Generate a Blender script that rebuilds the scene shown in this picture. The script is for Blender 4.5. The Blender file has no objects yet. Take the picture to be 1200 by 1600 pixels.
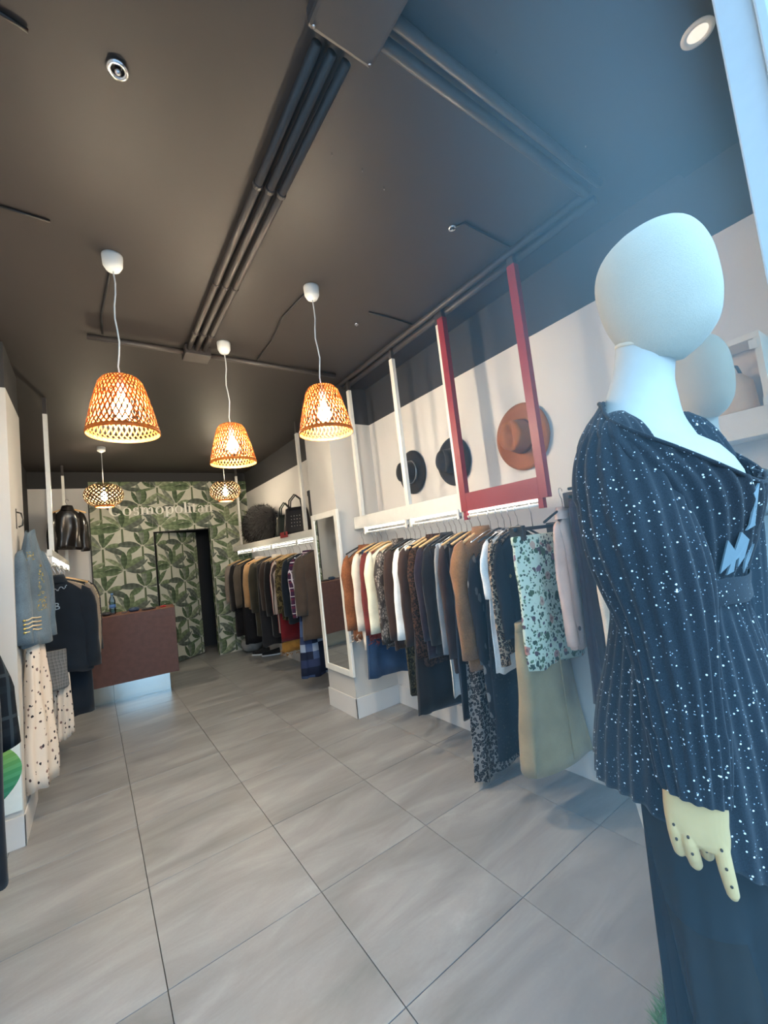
import bpy, bmesh, math, random
from math import sin, cos, pi, radians
from mathutils import Vector, Matrix
random.seed(7)
sc = bpy.context.scene
COL = sc.collection

# ------------------------------------------------------------------ camera
cam_d = bpy.data.cameras.new('camera'); cam = bpy.data.objects.new('camera', cam_d); COL.objects.link(cam)
cam_d.sensor_fit = 'HORIZONTAL'; cam_d.sensor_width = 36.0; cam_d.lens = 650.12 * 36 / 1200
cam_d.clip_start = 0.02; cam_d.clip_end = 200

def cam_rot(yaw, pit, rol):
    B = Matrix(((1, 0, 0), (0, 0, -1), (0, 1, 0)))
    Rz = Matrix(((cos(yaw), -sin(yaw), 0), (sin(yaw), cos(yaw), 0), (0, 0, 1)))
    Rx = Matrix(((1, 0, 0), (0, cos(pit), -sin(pit)), (0, sin(pit), cos(pit))))
    Rr = Matrix(((cos(rol), -sin(rol), 0), (sin(rol), cos(rol), 0), (0, 0, 1)))
    R = Rr @ Rx @ B @ Rz
    return Matrix((R[0], -R[1], -R[2])).transposed()
M4 = cam_rot(0.619798529, -0.0778506493, -0.114342226).to_4x4()
M4.translation = Vector((-0.14852742, -1.83872688, 1.46701721))
cam.matrix_world = M4
sc.camera = cam

# ------------------------------------------------------------------ colour, world, exposure
sc.view_settings.view_transform = 'Standard'; sc.view_settings.look = 'None'
sc.view_settings.exposure = 1.3; sc.view_settings.gamma = 1.0
sc.view_settings.use_curve_mapping = False
sc.cycles.use_denoising = True
sc.cycles.max_bounces = 8
sc.cycles.sample_clamp_indirect = 6.0

def lin(r, g, b):
    f = lambda c: (c / 255 / 12.92) if c / 255 <= 0.04045 else ((c / 255 + 0.055) / 1.055) ** 2.4
    return (f(r), f(g), f(b), 1.0)

SKY = 2.15
w = bpy.data.worlds.new('street_daylight'); sc.world = w; w.use_nodes = True
nt = w.node_tree; nt.nodes.clear()
o_ = nt.nodes.new('ShaderNodeOutputWorld'); bg = nt.nodes.new('ShaderNodeBackground')
tc = nt.nodes.new('ShaderNodeTexCoord'); sx = nt.nodes.new('ShaderNodeSeparateXYZ'); rp = nt.nodes.new('ShaderNodeValToRGB')
mr = nt.nodes.new('ShaderNodeMapRange'); mr.inputs[1].default_value = -1; mr.inputs[2].default_value = 1
nt.links.new(tc.outputs['Generated'], sx.inputs[0]); nt.links.new(sx.outputs[2], mr.inputs[0]); nt.links.new(mr.outputs[0], rp.inputs[0])
rp.color_ramp.elements[0].position = 0.45; rp.color_ramp.elements[0].color = (0.16, 0.19, 0.22, 1)
rp.color_ramp.elements[1].position = 0.52; rp.color_ramp.elements[1].color = (0.42, 0.72, 1.0, 1)
e = rp.color_ramp.elements.new(1.0); e.color = (0.32, 0.64, 1.0, 1)
nt.links.new(rp.outputs[0], bg.inputs[0]); bg.inputs[1].default_value = SKY
nt.links.new(bg.outputs[0], o_.inputs[0])

BULB = 400.0      # emission of the pendant bulbs
LED = 5.5        # emission of the rail light tubes

# ------------------------------------------------------------------ materials
MATS = {}
class NT:
    def __init__(s, name):
        s.m = bpy.data.materials.new(name); s.m.use_nodes = True; s.t = s.m.node_tree
        s.b = s.t.nodes['Principled BSDF']; s.out = s.t.nodes['Material Output']
    def n(s, kind, **kw):
        nd = s.t.nodes.new('ShaderNode' + kind)
        for k, v in kw.items():
            if k.startswith('i_'):
                nd.inputs[k[2:].replace('_', ' ')].default_value = v
            else: setattr(nd, k, v)
        return nd
    def l(s, a, b): s.t.links.new(a, b)
    def coord(s, scale=(1, 1, 1), rot=(0, 0, 0), rnd=False):
        c = s.n('TexCoord'); mp = s.n('Mapping'); mp.inputs['Scale'].default_value = scale; mp.inputs['Rotation'].default_value = rot
        s.l(c.outputs['Object'], mp.inputs['Vector'])
        if rnd:
            oi = s.n('ObjectInfo'); cm = s.n('CombineXYZ'); mu = s.n('Math', operation='MULTIPLY'); mu.inputs[1].default_value = 37.0
            s.l(oi.outputs['Random'], mu.inputs[0]); s.l(mu.outputs[0], cm.inputs[0]); s.l(mu.outputs[0], cm.inputs[1])
            s.l(cm.outputs[0], mp.inputs['Location'])
        return mp.outputs[0]
    def ramp(s, fac, stops, interp='LINEAR'):
        r = s.n('ValToRGB'); r.color_ramp.interpolation = interp
        els = r.color_ramp.elements
        while len(els) < len(stops): els.new(0.5)
        for el, (p, c) in zip(els, stops): el.position = p; el.color = c
        s.l(fac, r.inputs[0]); return r.outputs[0]
    def mix(s, fac, a, b):
        m = s.n('Mix', data_type='RGBA')
        for sock, v in ((m.inputs[0], fac), (m.inputs[6], a), (m.inputs[7], b)):
            if isinstance(v, (float, int, tuple)): sock.default_value = v
            else: s.l(v, sock)
        return m.outputs[2]
    def math(s, op, a, b=None):
        m = s.n('Math', operation=op)
        for i, v in enumerate((a, b)):
            if v is None: continue
            if isinstance(v, (float, int)): m.inputs[i].default_value = v
            else: s.l(v, m.inputs[i])
        return m.outputs[0]
    def bump(s, h, strength=0.3, dist=0.002):
        b = s.n('Bump'); b.inputs['Strength'].default_value = strength; b.inputs['Distance'].default_value = dist
        s.l(h, b.inputs['Height']); s.l(b.outputs[0], s.b.inputs['Normal'])
    def base(s, c, rough=0.6, metal=0.0, spec=None):
        if isinstance(c, tuple): s.b.inputs['Base Color'].default_value = c
        else: s.l(c, s.b.inputs['Base Color'])
        s.b.inputs['Roughness'].default_value = rough; s.b.inputs['Metallic'].default_value = metal
        if spec is not None: s.b.inputs['Specular IOR Level'].default_value = spec

def plain(name, rgb, rough=0.6, metal=0.0, noise=0.08, scale=30, spec=None, bump=0.0):
    if name in MATS: return MATS[name]
    k = NT(name); v = k.coord()
    if noise:
        nz = k.n('TexNoise', i_Scale=scale, i_Detail=3.0); k.l(v, nz.inputs['Vector'])
        c = lin(*rgb); a = tuple(x * (1 - noise) for x in c[:3]) + (1,); b = tuple(min(1, x * (1 + noise)) for x in c[:3]) + (1,)
        k.base(k.ramp(nz.outputs[0], [(0.3, a), (0.7, b)]), rough, metal, spec)
        if bump: k.bump(nz.outputs[0], bump)
    else: k.base(lin(*rgb), rough, metal, spec)
    MATS[name] = k.m; return k.m
def cloth(name, rgb, rough=0.9, weave=420, noise=0.18):
    if name in MATS: return MATS[name]
    k = NT(name); v = k.coord()
    n1 = k.n('TexNoise', i_Scale=9.0, i_Detail=4.0); k.l(v, n1.inputs['Vector'])
    n2 = k.n('TexNoise', i_Scale=float(weave), i_Detail=1.0); k.l(v, n2.inputs['Vector'])
    s_ = k.math('ADD', k.math('MULTIPLY', n1.outputs[0], 0.5), k.math('MULTIPLY', n2.outputs[0], 0.5))
    c = lin(*rgb); a = tuple(x * (1 - noise) for x in c[:3]) + (1,); b = tuple(min(1, x * (1 + noise)) for x in c[:3]) + (1,)
    k.base(k.ramp(s_, [(0.35, a), (0.65, b)]), rough, 0, 0.2); k.bump(n2.outputs[0], 0.25, 0.002)
    k.b.inputs['Sheen Weight'].default_value = 0.15
    MATS[name] = k.m; return k.m
def emis(name, rgb, st):
    if name in MATS: return MATS[name]
    k = NT(name); k.base((0.8, 0.8, 0.8, 1)); k.b.inputs['Emission Color'].default_value = tuple(rgb) + (1,); k.b.inputs['Emission Strength'].default_value = st
    MATS[name] = k.m; return k.m
def leopard(name, ground, ring, mid, scale=38):
    if name in MATS: return MATS[name]
    k = NT(name); v = k.coord()
    nz = k.n('TexNoise', i_Scale=25.0); k.l(v, nz.inputs['Vector'])
    vm = k.n('VectorMath', operation='MULTIPLY_ADD'); k.l(nz.outputs['Color'], vm.inputs[0]); vm.inputs[1].default_value = (.02, .02, .02); k.l(v, vm.inputs[2])
    vo = k.n('TexVoronoi', i_Scale=float(scale)); k.l(vm.outputs[0], vo.inputs['Vector'])
    c = k.ramp(vo.outputs['Distance'], [(0.0, lin(*mid)), (0.28, lin(*mid)), (0.32, lin(*ring)), (0.52, lin(*ring)), (0.56, lin(*ground))])
    k.base(c, 0.9, 0, 0.15); MATS[name] = k.m; return k.m
def snake(name):
    k = NT(name); v = k.coord((1, 1, .7))
    vo = k.n('TexVoronoi', i_Scale=60.0, feature='DISTANCE_TO_EDGE'); k.l(v, vo.inputs['Vector'])
    nz = k.n('TexNoise', i_Scale=22.0, i_Detail=2.0); k.l(v, nz.inputs['Vector'])
    a = k.ramp(vo.outputs['Distance'], [(0.02, lin(50, 44, 40)), (0.2, lin(150, 138, 128))])
    k.base(k.mix(k.ramp(nz.outputs[0], [(.45, (0, 0, 0, 1)), (.55, (1, 1, 1, 1))]), a, lin(58, 50, 46)), 0.7, 0, .3)
    MATS[name] = k.m; return k.m
def stripes(name, cols, scale, axis=0, rot=0):
    if name in MATS: return MATS[name]
    k = NT(name); v = k.coord((1, 1, 1), (0, rot, 0))
    sx = k.n('SeparateXYZ'); k.l(v, sx.inputs[0])
    f = k.math('FRACT', k.math('MULTIPLY', sx.outputs[axis], scale))
    st = [(i / len(cols), lin(*c)) for i, c in enumerate(cols)]
    k.base(k.ramp(f, st, 'CONSTANT'), 0.9, 0, .15); MATS[name] = k.m; return k.m
def plaid(name, ground, c1, c2, scale=12):
    if name in MATS: return MATS[name]
    k = NT(name); v = k.coord(); sx = k.n('SeparateXYZ'); k.l(v, sx.inputs[0])
    xy = k.math('ADD', sx.outputs[0], sx.outputs[1])
    f1 = k.math('FRACT', k.math('MULTIPLY', xy, scale)); f2 = k.math('FRACT', k.math('MULTIPLY', sx.outputs[2], scale))
    b1 = k.ramp(f1, [(0, (0, 0, 0, 1)), (.62, (1, 1, 1, 1)), (.8, (0, 0, 0, 1))], 'CONSTANT')
    b2 = k.ramp(f2, [(0, (0, 0, 0, 1)), (.62, (1, 1, 1, 1)), (.8, (0, 0, 0, 1))], 'CONSTANT')
    t1 = k.ramp(f1, [(0, (1, 1, 1, 1)), (.08, (0, 0, 0, 1))], 'CONSTANT'); t2 = k.ramp(f2, [(0, (1, 1, 1, 1)), (.08, (0, 0, 0, 1))], 'CONSTANT')
    c = k.mix(k.math('MULTIPLY', b1, .6), lin(*ground), lin(*c1)); c = k.mix(k.math('MULTIPLY', b2, .6), c, lin(*c1))
    c = k.mix(k.math('MAXIMUM', t1, t2), c, lin(*c2))
    k.base(c, .9, 0, .15); MATS[name] = k.m; return k.m
def spots(name, ground, cols, scale=30, size=.25, stretch=(1, 1, 1), keep=0.5):
    if name in MATS: return MATS[name]
    k = NT(name); v = k.coord(stretch)
    nz = k.n('TexNoise', i_Scale=60.0); k.l(v, nz.inputs['Vector'])
    vm = k.n('VectorMath', operation='MULTIPLY_ADD'); k.l(nz.outputs['Color'], vm.inputs[0]); vm.inputs[1].default_value = (.012, .012, .012); k.l(v, vm.inputs[2])
    vo = k.n('TexVoronoi', i_Scale=float(scale)); k.l(vm.outputs[0], vo.inputs['Vector'])
    sp = k.n('SeparateColor'); k.l(vo.outputs['Color'], sp.inputs[0])
    inside = k.math('LESS_THAN', vo.outputs['Distance'], size); kp = k.math('GREATER_THAN', sp.outputs[0], 1 - keep)
    pal = k.ramp(sp.outputs[1], [(i / len(cols), lin(*c)) for i, c in enumerate(cols)], 'CONSTANT')
    k.base(k.mix(k.math('MULTIPLY', inside, kp), lin(*ground), pal), .85, 0, .2); MATS[name] = k.m; return k.m
def floral(name):
    k = NT(name); v = k.coord()
    nz = k.n('TexNoise', i_Scale=28.0, i_Detail=3.0); k.l(v, nz.inputs['Vector'])
    vm = k.n('VectorMath', operation='MULTIPLY_ADD'); k.l(nz.outputs['Color'], vm.inputs[0]); vm.inputs[1].default_value = (.035, .035, .035); k.l(v, vm.inputs[2])
    c = None; g = lin(200, 214, 200)
    for scale, size, keep, cols in ((62, .42, .6, [(70, 96, 70), (100, 128, 98), (54, 70, 60)]), (30, .40, .6, [(64, 88, 62), (84, 66, 74), (60, 78, 66), (120, 140, 116)]),
                                    (14, .34, .4, [(170, 128, 122), (126, 100, 116), (186, 160, 146), (74, 94, 70)]), (14, .15, .4, [(120, 84, 84), (90, 66, 84), (146, 110, 104), (50, 66, 48)])):
        vo = k.n('TexVoronoi', i_Scale=float(scale)); k.l(vm.outputs[0], vo.inputs['Vector'])
        sp = k.n('SeparateColor'); k.l(vo.outputs['Color'], sp.inputs[0])
        f = k.math('MULTIPLY', k.math('LESS_THAN', vo.outputs['Distance'], size), k.math('GREATER_THAN', sp.outputs[0], 1 - keep))
        pal = k.ramp(sp.outputs[1], [(i / len(cols), lin(*cc)) for i, cc in enumerate(cols)], 'CONSTANT')
        g = k.mix(f, g, pal)
    k.base(g, .8, 0, .25); k.bump(nz.outputs[0], .3, .003); MATS[name] = k.m; return k.m
def camo(name, cols, scale=14):
    k = NT(name); v = k.coord(); nz = k.n('TexNoise', i_Scale=float(scale), i_Detail=1.5); k.l(v, nz.inputs['Vector'])
    n = len(cols); k.base(k.ramp(nz.outputs[0], [(0.3 + .4 * i / n if i else 0, lin(*c)) for i, c in enumerate(cols)], 'CONSTANT'), .9, 0, .15)
    MATS[name] = k.m; return k.m
def patchwork(name):
    k = NT(name); v = k.coord((1, 1, 1)); sn = k.n('VectorMath', operation='SNAP'); k.l(v, sn.inputs[0]); sn.inputs[1].default_value = (.07, 10, .08)
    wn = k.n('TexWhiteNoise', noise_dimensions='3D'); k.l(sn.outputs[0], wn.inputs['Vector'])
    k.base(k.ramp(wn.outputs[0], [(0, lin(26, 32, 52)), (.4, lin(44, 54, 84)), (.7, lin(70, 86, 120)), (.88, lin(140, 152, 172))], 'CONSTANT'), .85, 0, .2)
    MATS[name] = k.m; return k.m
def knit_speckle(name):
    k = NT(name); v = k.coord((1, 1, 1))
    n2 = k.n('TexNoise', i_Scale=700.0, i_Detail=1.0); k.l(v, n2.inputs['Vector'])
    n3 = k.n('TexNoise', i_Scale=7.0, i_Detail=2.0); k.l(v, n3.inputs['Vector'])
    c = k.ramp(n2.outputs[0], [(.3, lin(14, 20, 27)), (.75, lin(34, 45, 55))])
    vo = k.n('TexVoronoi', i_Scale=230.0); k.l(v, vo.inputs['Vector'])
    sp = k.n('SeparateColor'); k.l(vo.outputs['Color'], sp.inputs[0])
    th = k.math('ADD', k.math('MULTIPLY', n3.outputs[0], -.26), 1.08)
    f = k.math('MULTIPLY', k.math('LESS_THAN', vo.outputs['Distance'], .34), k.math('GREATER_THAN', sp.outputs[0], th))
    v3 = k.n('TexVoronoi', i_Scale=410.0); k.l(v, v3.inputs['Vector']); s3 = k.n('SeparateColor'); k.l(v3.outputs['Color'], s3.inputs[0])
    f3 = k.math('MULTIPLY', k.math('LESS_THAN', v3.outputs['Distance'], .4), k.math('GREATER_THAN', s3.outputs[0], .955))
    c = k.mix(f3, c, lin(150, 164, 174))
    k.base(k.mix(f, c, lin(232, 240, 246)), .85, 0, .25); k.bump(n2.outputs[0], .18, .001)
    k.b.inputs['Sheen Weight'].default_value = .1
    MATS[name] = k.m; return k.m
def wall_mat(name, rgb, var=.03):
    k = NT(name); v = k.coord(); nz = k.n('TexNoise', i_Scale=2.2, i_Detail=5.0); k.l(v, nz.inputs['Vector'])
    c = lin(*rgb); a = tuple(x * (1 - var) for x in c[:3]) + (1,); b = tuple(min(1, x * (1 + var)) for x in c[:3]) + (1,)
    k.base(k.ramp(nz.outputs[0], [(.3, a), (.7, b)]), .75, 0, .25)
    n2 = k.n('TexNoise', i_Scale=160.0); k.l(v, n2.inputs['Vector']); k.bump(n2.outputs[0], .12, .002)
    MATS[name] = k.m; return k.m
def tile_mat(name):
    k = NT(name); v = k.coord((.9, 3.2, 1), (0, 0, .35), True)
    nz = k.n('TexNoise', i_Scale=1.7, i_Detail=6.0, i_Roughness=.6, i_Distortion=.6); k.l(v, nz.inputs['Vector'])
    v2 = k.coord((1, 1, 1), (0, 0, 0), True); n2 = k.n('TexNoise', i_Scale=90.0, i_Detail=3.0); k.l(v2, n2.inputs['Vector'])
    c = k.ramp(nz.outputs[0], [(.28, lin(124, 125, 126)), (.5, lin(144, 145, 147)), (.66, lin(158, 160, 162)), (.8, lin(178, 180, 183))])
    c = k.mix(k.math('MULTIPLY', n2.outputs[0], .22), c, lin(112, 108, 104)); k.base(c, .3, 0, .5)
    rr = k.n('MapRange'); rr.inputs[3].default_value = .26; rr.inputs[4].default_value = .46; k.l(nz.outputs[0], rr.inputs[0]); k.l(rr.outputs[0], k.b.inputs['Roughness'])
    MATS[name] = k.m; return k.m
def attr_mat(name, rough=.8):
    k = NT(name); a = k.n('Attribute', attribute_name='Col'); k.base(a.outputs['Color'], rough, 0, .2); MATS[name] = k.m; return k.m
def bamboo(name, rgb, trans=.45):
    k = NT(name); v = k.coord((1, 1, 8)); nz = k.n('TexNoise', i_Scale=40.0); k.l(v, nz.inputs['Vector'])
    c = lin(*rgb); col = k.ramp(nz.outputs[0], [(.3, tuple(x * .8 for x in c[:3]) + (1,)), (.7, c)])
    k.base(col, .5, 0, .3); tr = k.n('BsdfTranslucent'); k.l(col, tr.inputs[0]); mx = k.n('MixShader'); mx.inputs[0].default_value = trans
    k.l(k.b.outputs[0], mx.inputs[1]); k.l(tr.outputs[0], mx.inputs[2]); k.l(mx.outputs[0], k.out.inputs[0]); MATS[name] = k.m; return k.m
def sheer(name, rgb, alpha):
    k = NT(name); k.base(lin(*rgb), .8, 0, .2); tp = k.n('BsdfTransparent'); mx = k.n('MixShader'); mx.inputs[0].default_value = alpha
    k.l(tp.outputs[0], mx.inputs[1]); k.l(k.b.outputs[0], mx.inputs[2]); k.l(mx.outputs[0], k.out.inputs[0]); MATS[name] = k.m; return k.m
def glass(name, tint=(.95, 1, 1, 1)):
    k = NT(name); gl = k.n('BsdfGlossy'); gl.inputs['Roughness'].default_value = .02
    tp = k.n('BsdfTransparent'); tp.inputs[0].default_value = tint; fr = k.n('Fresnel'); fr.inputs[0].default_value = 1.5
    mx = k.n('MixShader'); k.l(fr.outputs[0], mx.inputs[0]); k.l(tp.outputs[0], mx.inputs[1]); k.l(gl.outputs[0], mx.inputs[2]); k.l(mx.outputs[0], k.out.inputs[0]); MATS[name] = k.m; return k.m

white = wall_mat('white paint', (208, 205, 203)); grey_white = wall_mat('warm grey white paint', (194, 191, 187))
dark = plain('charcoal paint', (46, 41, 40), .56, 0, .05, 3, .5); darkwall = wall_mat('charcoal wall paint', (58, 58, 60))
pipe_m = plain('charcoal painted metal', (60, 55, 54), .45, 0, .05)
white_metal = plain('white lacquered metal', (224, 222, 216), .4, 0, .03)
red_metal = plain('dark red lacquered metal', (136, 42, 52), .45, 0, .05)
chrome = plain('chrome', (210, 210, 212), .18, 1.0, 0)
black_plastic = plain('black plastic', (24, 24, 27), .4, 0, .05)
mirror_m = plain('mirror silver', (232, 236, 236), .01, 1.0, 0)
steel = plain('polished plinth steel', (214, 222, 222), .16, 1.0, .03, 6)
brown_wood = plain('brown laminate', (104, 66, 54), .5, 0, .12, 18)
light_wood = plain('pale hanger wood', (206, 164, 112), .5, 0, .12, 40)
white_plastic = plain('white plastic', (225, 226, 224), .4, 0, .02)

# ------------------------------------------------------------------ mesh helpers
ORG = {}
class MB:
    def __init__(s): s.v = []; s.f = []; s.c = []
    def quadgrid(s, rings, closed=True, capA=False, capB=False):
        o = len(s.v); n = len(rings[0])
        for r in rings: s.v += [tuple(p) for p in r]
        m = n if closed else n - 1
        for i in range(len(rings) - 1):
            for j in range(m):
                a = o + i * n + j; b = o + i * n + (j + 1) % n
                s.f.append((a, b, b + n, a + n))
        if capA: s.f.append(tuple(o + j for j in reversed(range(n))))
        if capB: s.f.append(tuple(o + (len(rings) - 1) * n + j for j in range(n)))
        return s
    def box(s, x0, x1, y0, y1, z0, z1):
        o = len(s.v)
        s.v += [(x, y, z) for z in (z0, z1) for y in (y0, y1) for x in (x0, x1)]
        s.f += [tuple(o + i for i in q) for q in ((0, 2, 3, 1), (4, 5, 7, 6), (0, 1, 5, 4), (2, 6, 7, 3), (0, 4, 6, 2), (1, 3, 7, 5))]
        return s
    def tube(s, pts, r, n=10, cap=True):
        pts = [Vector(p) for p in pts]; rings = []; up0 = None
        for i, p in enumerate(pts):
            d = (pts[min(i + 1, len(pts) - 1)] - pts[max(i - 1, 0)]).normalized()
            if up0 is None: up0 = d.orthogonal().normalized()
            up0 = (up0 - d * up0.dot(d)).normalized(); sd = d.cross(up0)
            rr = r[i] if isinstance(r, (list, tuple)) else r
            rings.append([p + (up0 * cos(2 * pi * k / n) + sd * sin(2 * pi * k / n)) * rr for k in range(n)])
        return s.quadgrid(rings, True, cap, cap)
    def lathe(s, prof, n=32, c=(0, 0, 0), axis='Z', capA=True, capB=True):
        rings = []
        for r, h in prof:
            ring = []
            for k in range(n):
                a = 2 * pi * k / n; u, v = r * cos(a), r * sin(a)
                ring.append({'Z': (c[0] + u, c[1] + v, c[2] + h), 'X': (c[0] + h, c[1] + u, c[2] + v), 'Y': (c[0] + v, c[1] + h, c[2] + u)}[axis])
            rings.append(ring)
        return s.quadgrid(rings, True, capA, capB)
    def prism(s, poly, fn0, fn1):
        o = len(s.v); n = len(poly)
        s.v += [tuple(fn0(*p)) for p in poly] + [tuple(fn1(*p)) for p in poly]
        s.f.append(tuple(o + i for i in reversed(range(n)))); s.f.append(tuple(o + n + i for i in range(n)))
        s.f += [(o + i, o + (i + 1) % n, o + n + (i + 1) % n, o + n + i) for i in range(n)]
        return s
    def build(s, name, mat, parent=None, smooth=False, bevel=0, rot=None, fixn=True, cols=None, loc=None):
        org = Vector(ORG.get(parent.name, (0, 0, 0))) if parent else Vector(loc or (0, 0, 0))
        me = bpy.data.meshes.new(name); me.from_pydata([tuple(Vector(p) - org) for p in s.v], [], s.f)
        if fixn:
            bm = bmesh.new(); bm.from_mesh(me); bmesh.ops.recalc_face_normals(bm, faces=bm.faces); bm.to_mesh(me); bm.free()
        if cols:
            at = me.color_attributes.new('Col', 'FLOAT_COLOR', 'CORNER')
            for p in me.polygons:
                for li in p.loop_indices: at.data[li].color = cols[p.index]
        if smooth:
            me.polygons.foreach_set('use_smooth', [True] * len(me.polygons))
        me.materials.append(mat)
        o = bpy.data.objects.new(name, me); COL.objects.link(o)
        if parent:
            o.parent = parent; ORG[o.name] = tuple(org)
        else:
            o.location = org; ORG[o.name] = tuple(org)
        if bevel:
            b = o.modifiers.new('edge', 'BEVEL'); b.width = bevel; b.segments = 2; b.limit_method = 'ANGLE'
        return o
def thing(name, label, cat, loc=(0, 0, 0), group=None, rotz=0):
    o = bpy.data.objects.new(name, None); COL.objects.link(o); o.location = loc; o.empty_display_size = .1
    o['label'] = label; o['category'] = cat
    if group: o['group'] = group
    ORG[o.name] = tuple(loc)
    return o
def tag(o, label, cat, group=None):
    o['label'] = label; o['category'] = cat
    if group: o['group'] = group
    return o
def struct(o): o['kind'] = 'structure'; return o
def box(name, mat, x0, x1, y0, y1, z0, z1, parent=None, bevel=0.0):
    return MB().box(x0, x1, y0, y1, z0, z1).build(name, mat, parent, bevel=bevel)
def dup(root, loc, label=None):
    r = root.copy(); COL.objects.link(r); r.location = loc
    if label: r['label'] = label
    for ch in list(root.children):
        c = ch.copy(); COL.objects.link(c); c.parent = r
        for g in list(ch.children):
            d = g.copy(); COL.objects.link(d); d.parent = c
    return r

# ------------------------------------------------------------------ SETTING
XR, YB, ZC, ZW = 2.13, 5.45, 3.0, 2.64
fl = struct(MB().box(-1.25, 2.4, -1.8, 6.6, -.08, -.006).build('floor', plain('dark grout', (74, 72, 70), .9)))
tm = tile_mat('grey stone tile'); me_t = None
for j in range(-3, 11):
    for i in range(-2, 4):
        x0, y0 = i * .6, j * .6
        if me_t is None:
            b = MB().box(-.2985, .2985, -.2985, .2985, -.006, 0); t = b.build('tile', tm, fl, bevel=.0012); me_t = t
        else: t = me_t.copy(); COL.objects.link(t)
        t.location = (x0 + .3, y0 + .3, 0)
struct(box('pavement', plain('street paving', (120, 122, 124), .9), -12, 12, -14, -1.8, -.1, -.02))
struct(box('ceiling', dark, -1.25, 2.4, -1.275, 6.6, ZC, ZC + .1))
struct(box('ceiling_soffit', dark, -1.25, 2.4, -1.78, -1.275, ZC - .035, ZC + .1))
# right wall: white below, charcoal above
struct(box('wall_right', white, XR, XR + .12, -1.72, YB + .1, 0, ZW))
struct(box('wall_right_upper', darkwall, XR + .004, XR + .12, -1.72, YB + .1, ZW, ZC))
struct(box('baseboard_right', white, XR - .012, XR, -1.7, 1.44, 0, .17, bevel=.002))
cw = struct(box('pillar_right', grey_white, 1.67, XR, 1.44, 1.94, 0, ZW))
struct(box('pillar_right_upper', darkwall, 1.674, XR, 1.444, 1.936, ZW, ZC))
struct(MB().box(1.66, XR - .012, 1.43, 1.44, 0, .17).box(1.66, 1.67, 1.43, 1.95, 0, .17).build('baseboard_pillar', white, bevel=.002))
# left side
struct(box('wall_left', white, -.92, -.80, 2.1, YB + .1, 0, 1.76))
struct(box('wall_left_upper', darkwall, -.92, -.804, 2.1, YB + .1, 1.76, ZC))
pl = struct(box('pillar_left', grey_white, -1.1, -.53, 1.5, 2.1, 0, 2.70))
struct(box('pillar_left_upper', darkwall, -1.1, -.534, 1.504, 2.1, 2.70, ZC))
struct(MB().box(-1.1, -.522, 1.49, 1.5, 0, .17).box(-.53, -.522, 1.49, 2.1, 0, .17).build('baseboard_left', white, bevel=.002))
struct(box('wall_left_front', white, -1.17, -1.05, -1.72, 1.5, 0, ZC))
# front: threshold and shop window side, at the right of the doorway
frw = plain('white window frame', (184, 196, 204), .4, 0, .02)
fr = struct(MB().box(1.0, 1.09, -1.715, -1.655, 0, ZC).box(.985, 1.09, -1.735, -1.715, 0, ZC).box(1.0, 1.10, -1.80, -1.735, 0, ZC).build('window_1', frw, bevel=.004))
struct(MB().box(1.09, XR, -1.715, -1.66, 0, .12).box(1.09, XR, -1.715, -1.66, 2.86, ZC - .035).build('trim_1', frw, bevel=.004))
gp = MB().box(1.09, XR, -1.692, -1.684, .12, 2.86).build('window_pane', glass('shop glass'), fr)

# back wall with the banana leaf paper, hinged door set into it
YP = YB - .02
paper = plain('cream wallpaper ground', (200, 198, 182), .8, 0, .04, 12)
DX0, DX1, DZ = .665, 1.485, 2.06
struct(box('wall_back', white, -.92, -.13, YB, YB + .1, 0, 2.76))
struct(box('wall_back_upper', darkwall, -.92, XR, YB + .003, YB + .1, 2.76, ZC))
wp = struct(MB().box(-.13, DX0, YP, YB + .1, 0, 2.85).box(DX0, DX1, YP, YB + .1, DZ, 2.85).box(DX1, XR, YP, YB + .1, 0, 2.85).build('wall_back_papered', paper))
struct(box('trim_2', darkwall, -.145, -.13, YP - .006, YB, 0, 2.85))
# dark fitting room behind the open door
struct(MB().box(.4, .5, YB + .1, 6.6, 0, ZC).box(1.75, 1.85, YB + .1, 6.6, 0, ZC).box(.4, 1.85, 6.5, 6.6, 0, ZC).build('wall_behind_door', darkwall))
dfm = plain('dark door edging', (34, 34, 34), .6)
door = struct(MB().box(0, .80, -.02, .02, .012, DZ - .01).build('door_1', paper))
door.location = (DX0 + .008, YB + .03, 0); door.rotation_euler = (0, 0, radians(34))
MB().box(-.004, 0, -.022, .022, .012, DZ - .008).box(0, .80, -.022, .022, DZ - .01, DZ - .004).box(.80, .806, -.022, .022, .012, DZ - .008).build('door_edge', dfm, door)
struct(MB().box(DX0 - .01, DX0, YP - .003, YB + .1, 0, DZ).box(DX0 - .01, DX1 + .002, YP - .003, YB + .1, DZ - .002, DZ + .008).build('trim_3', dfm))

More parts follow.
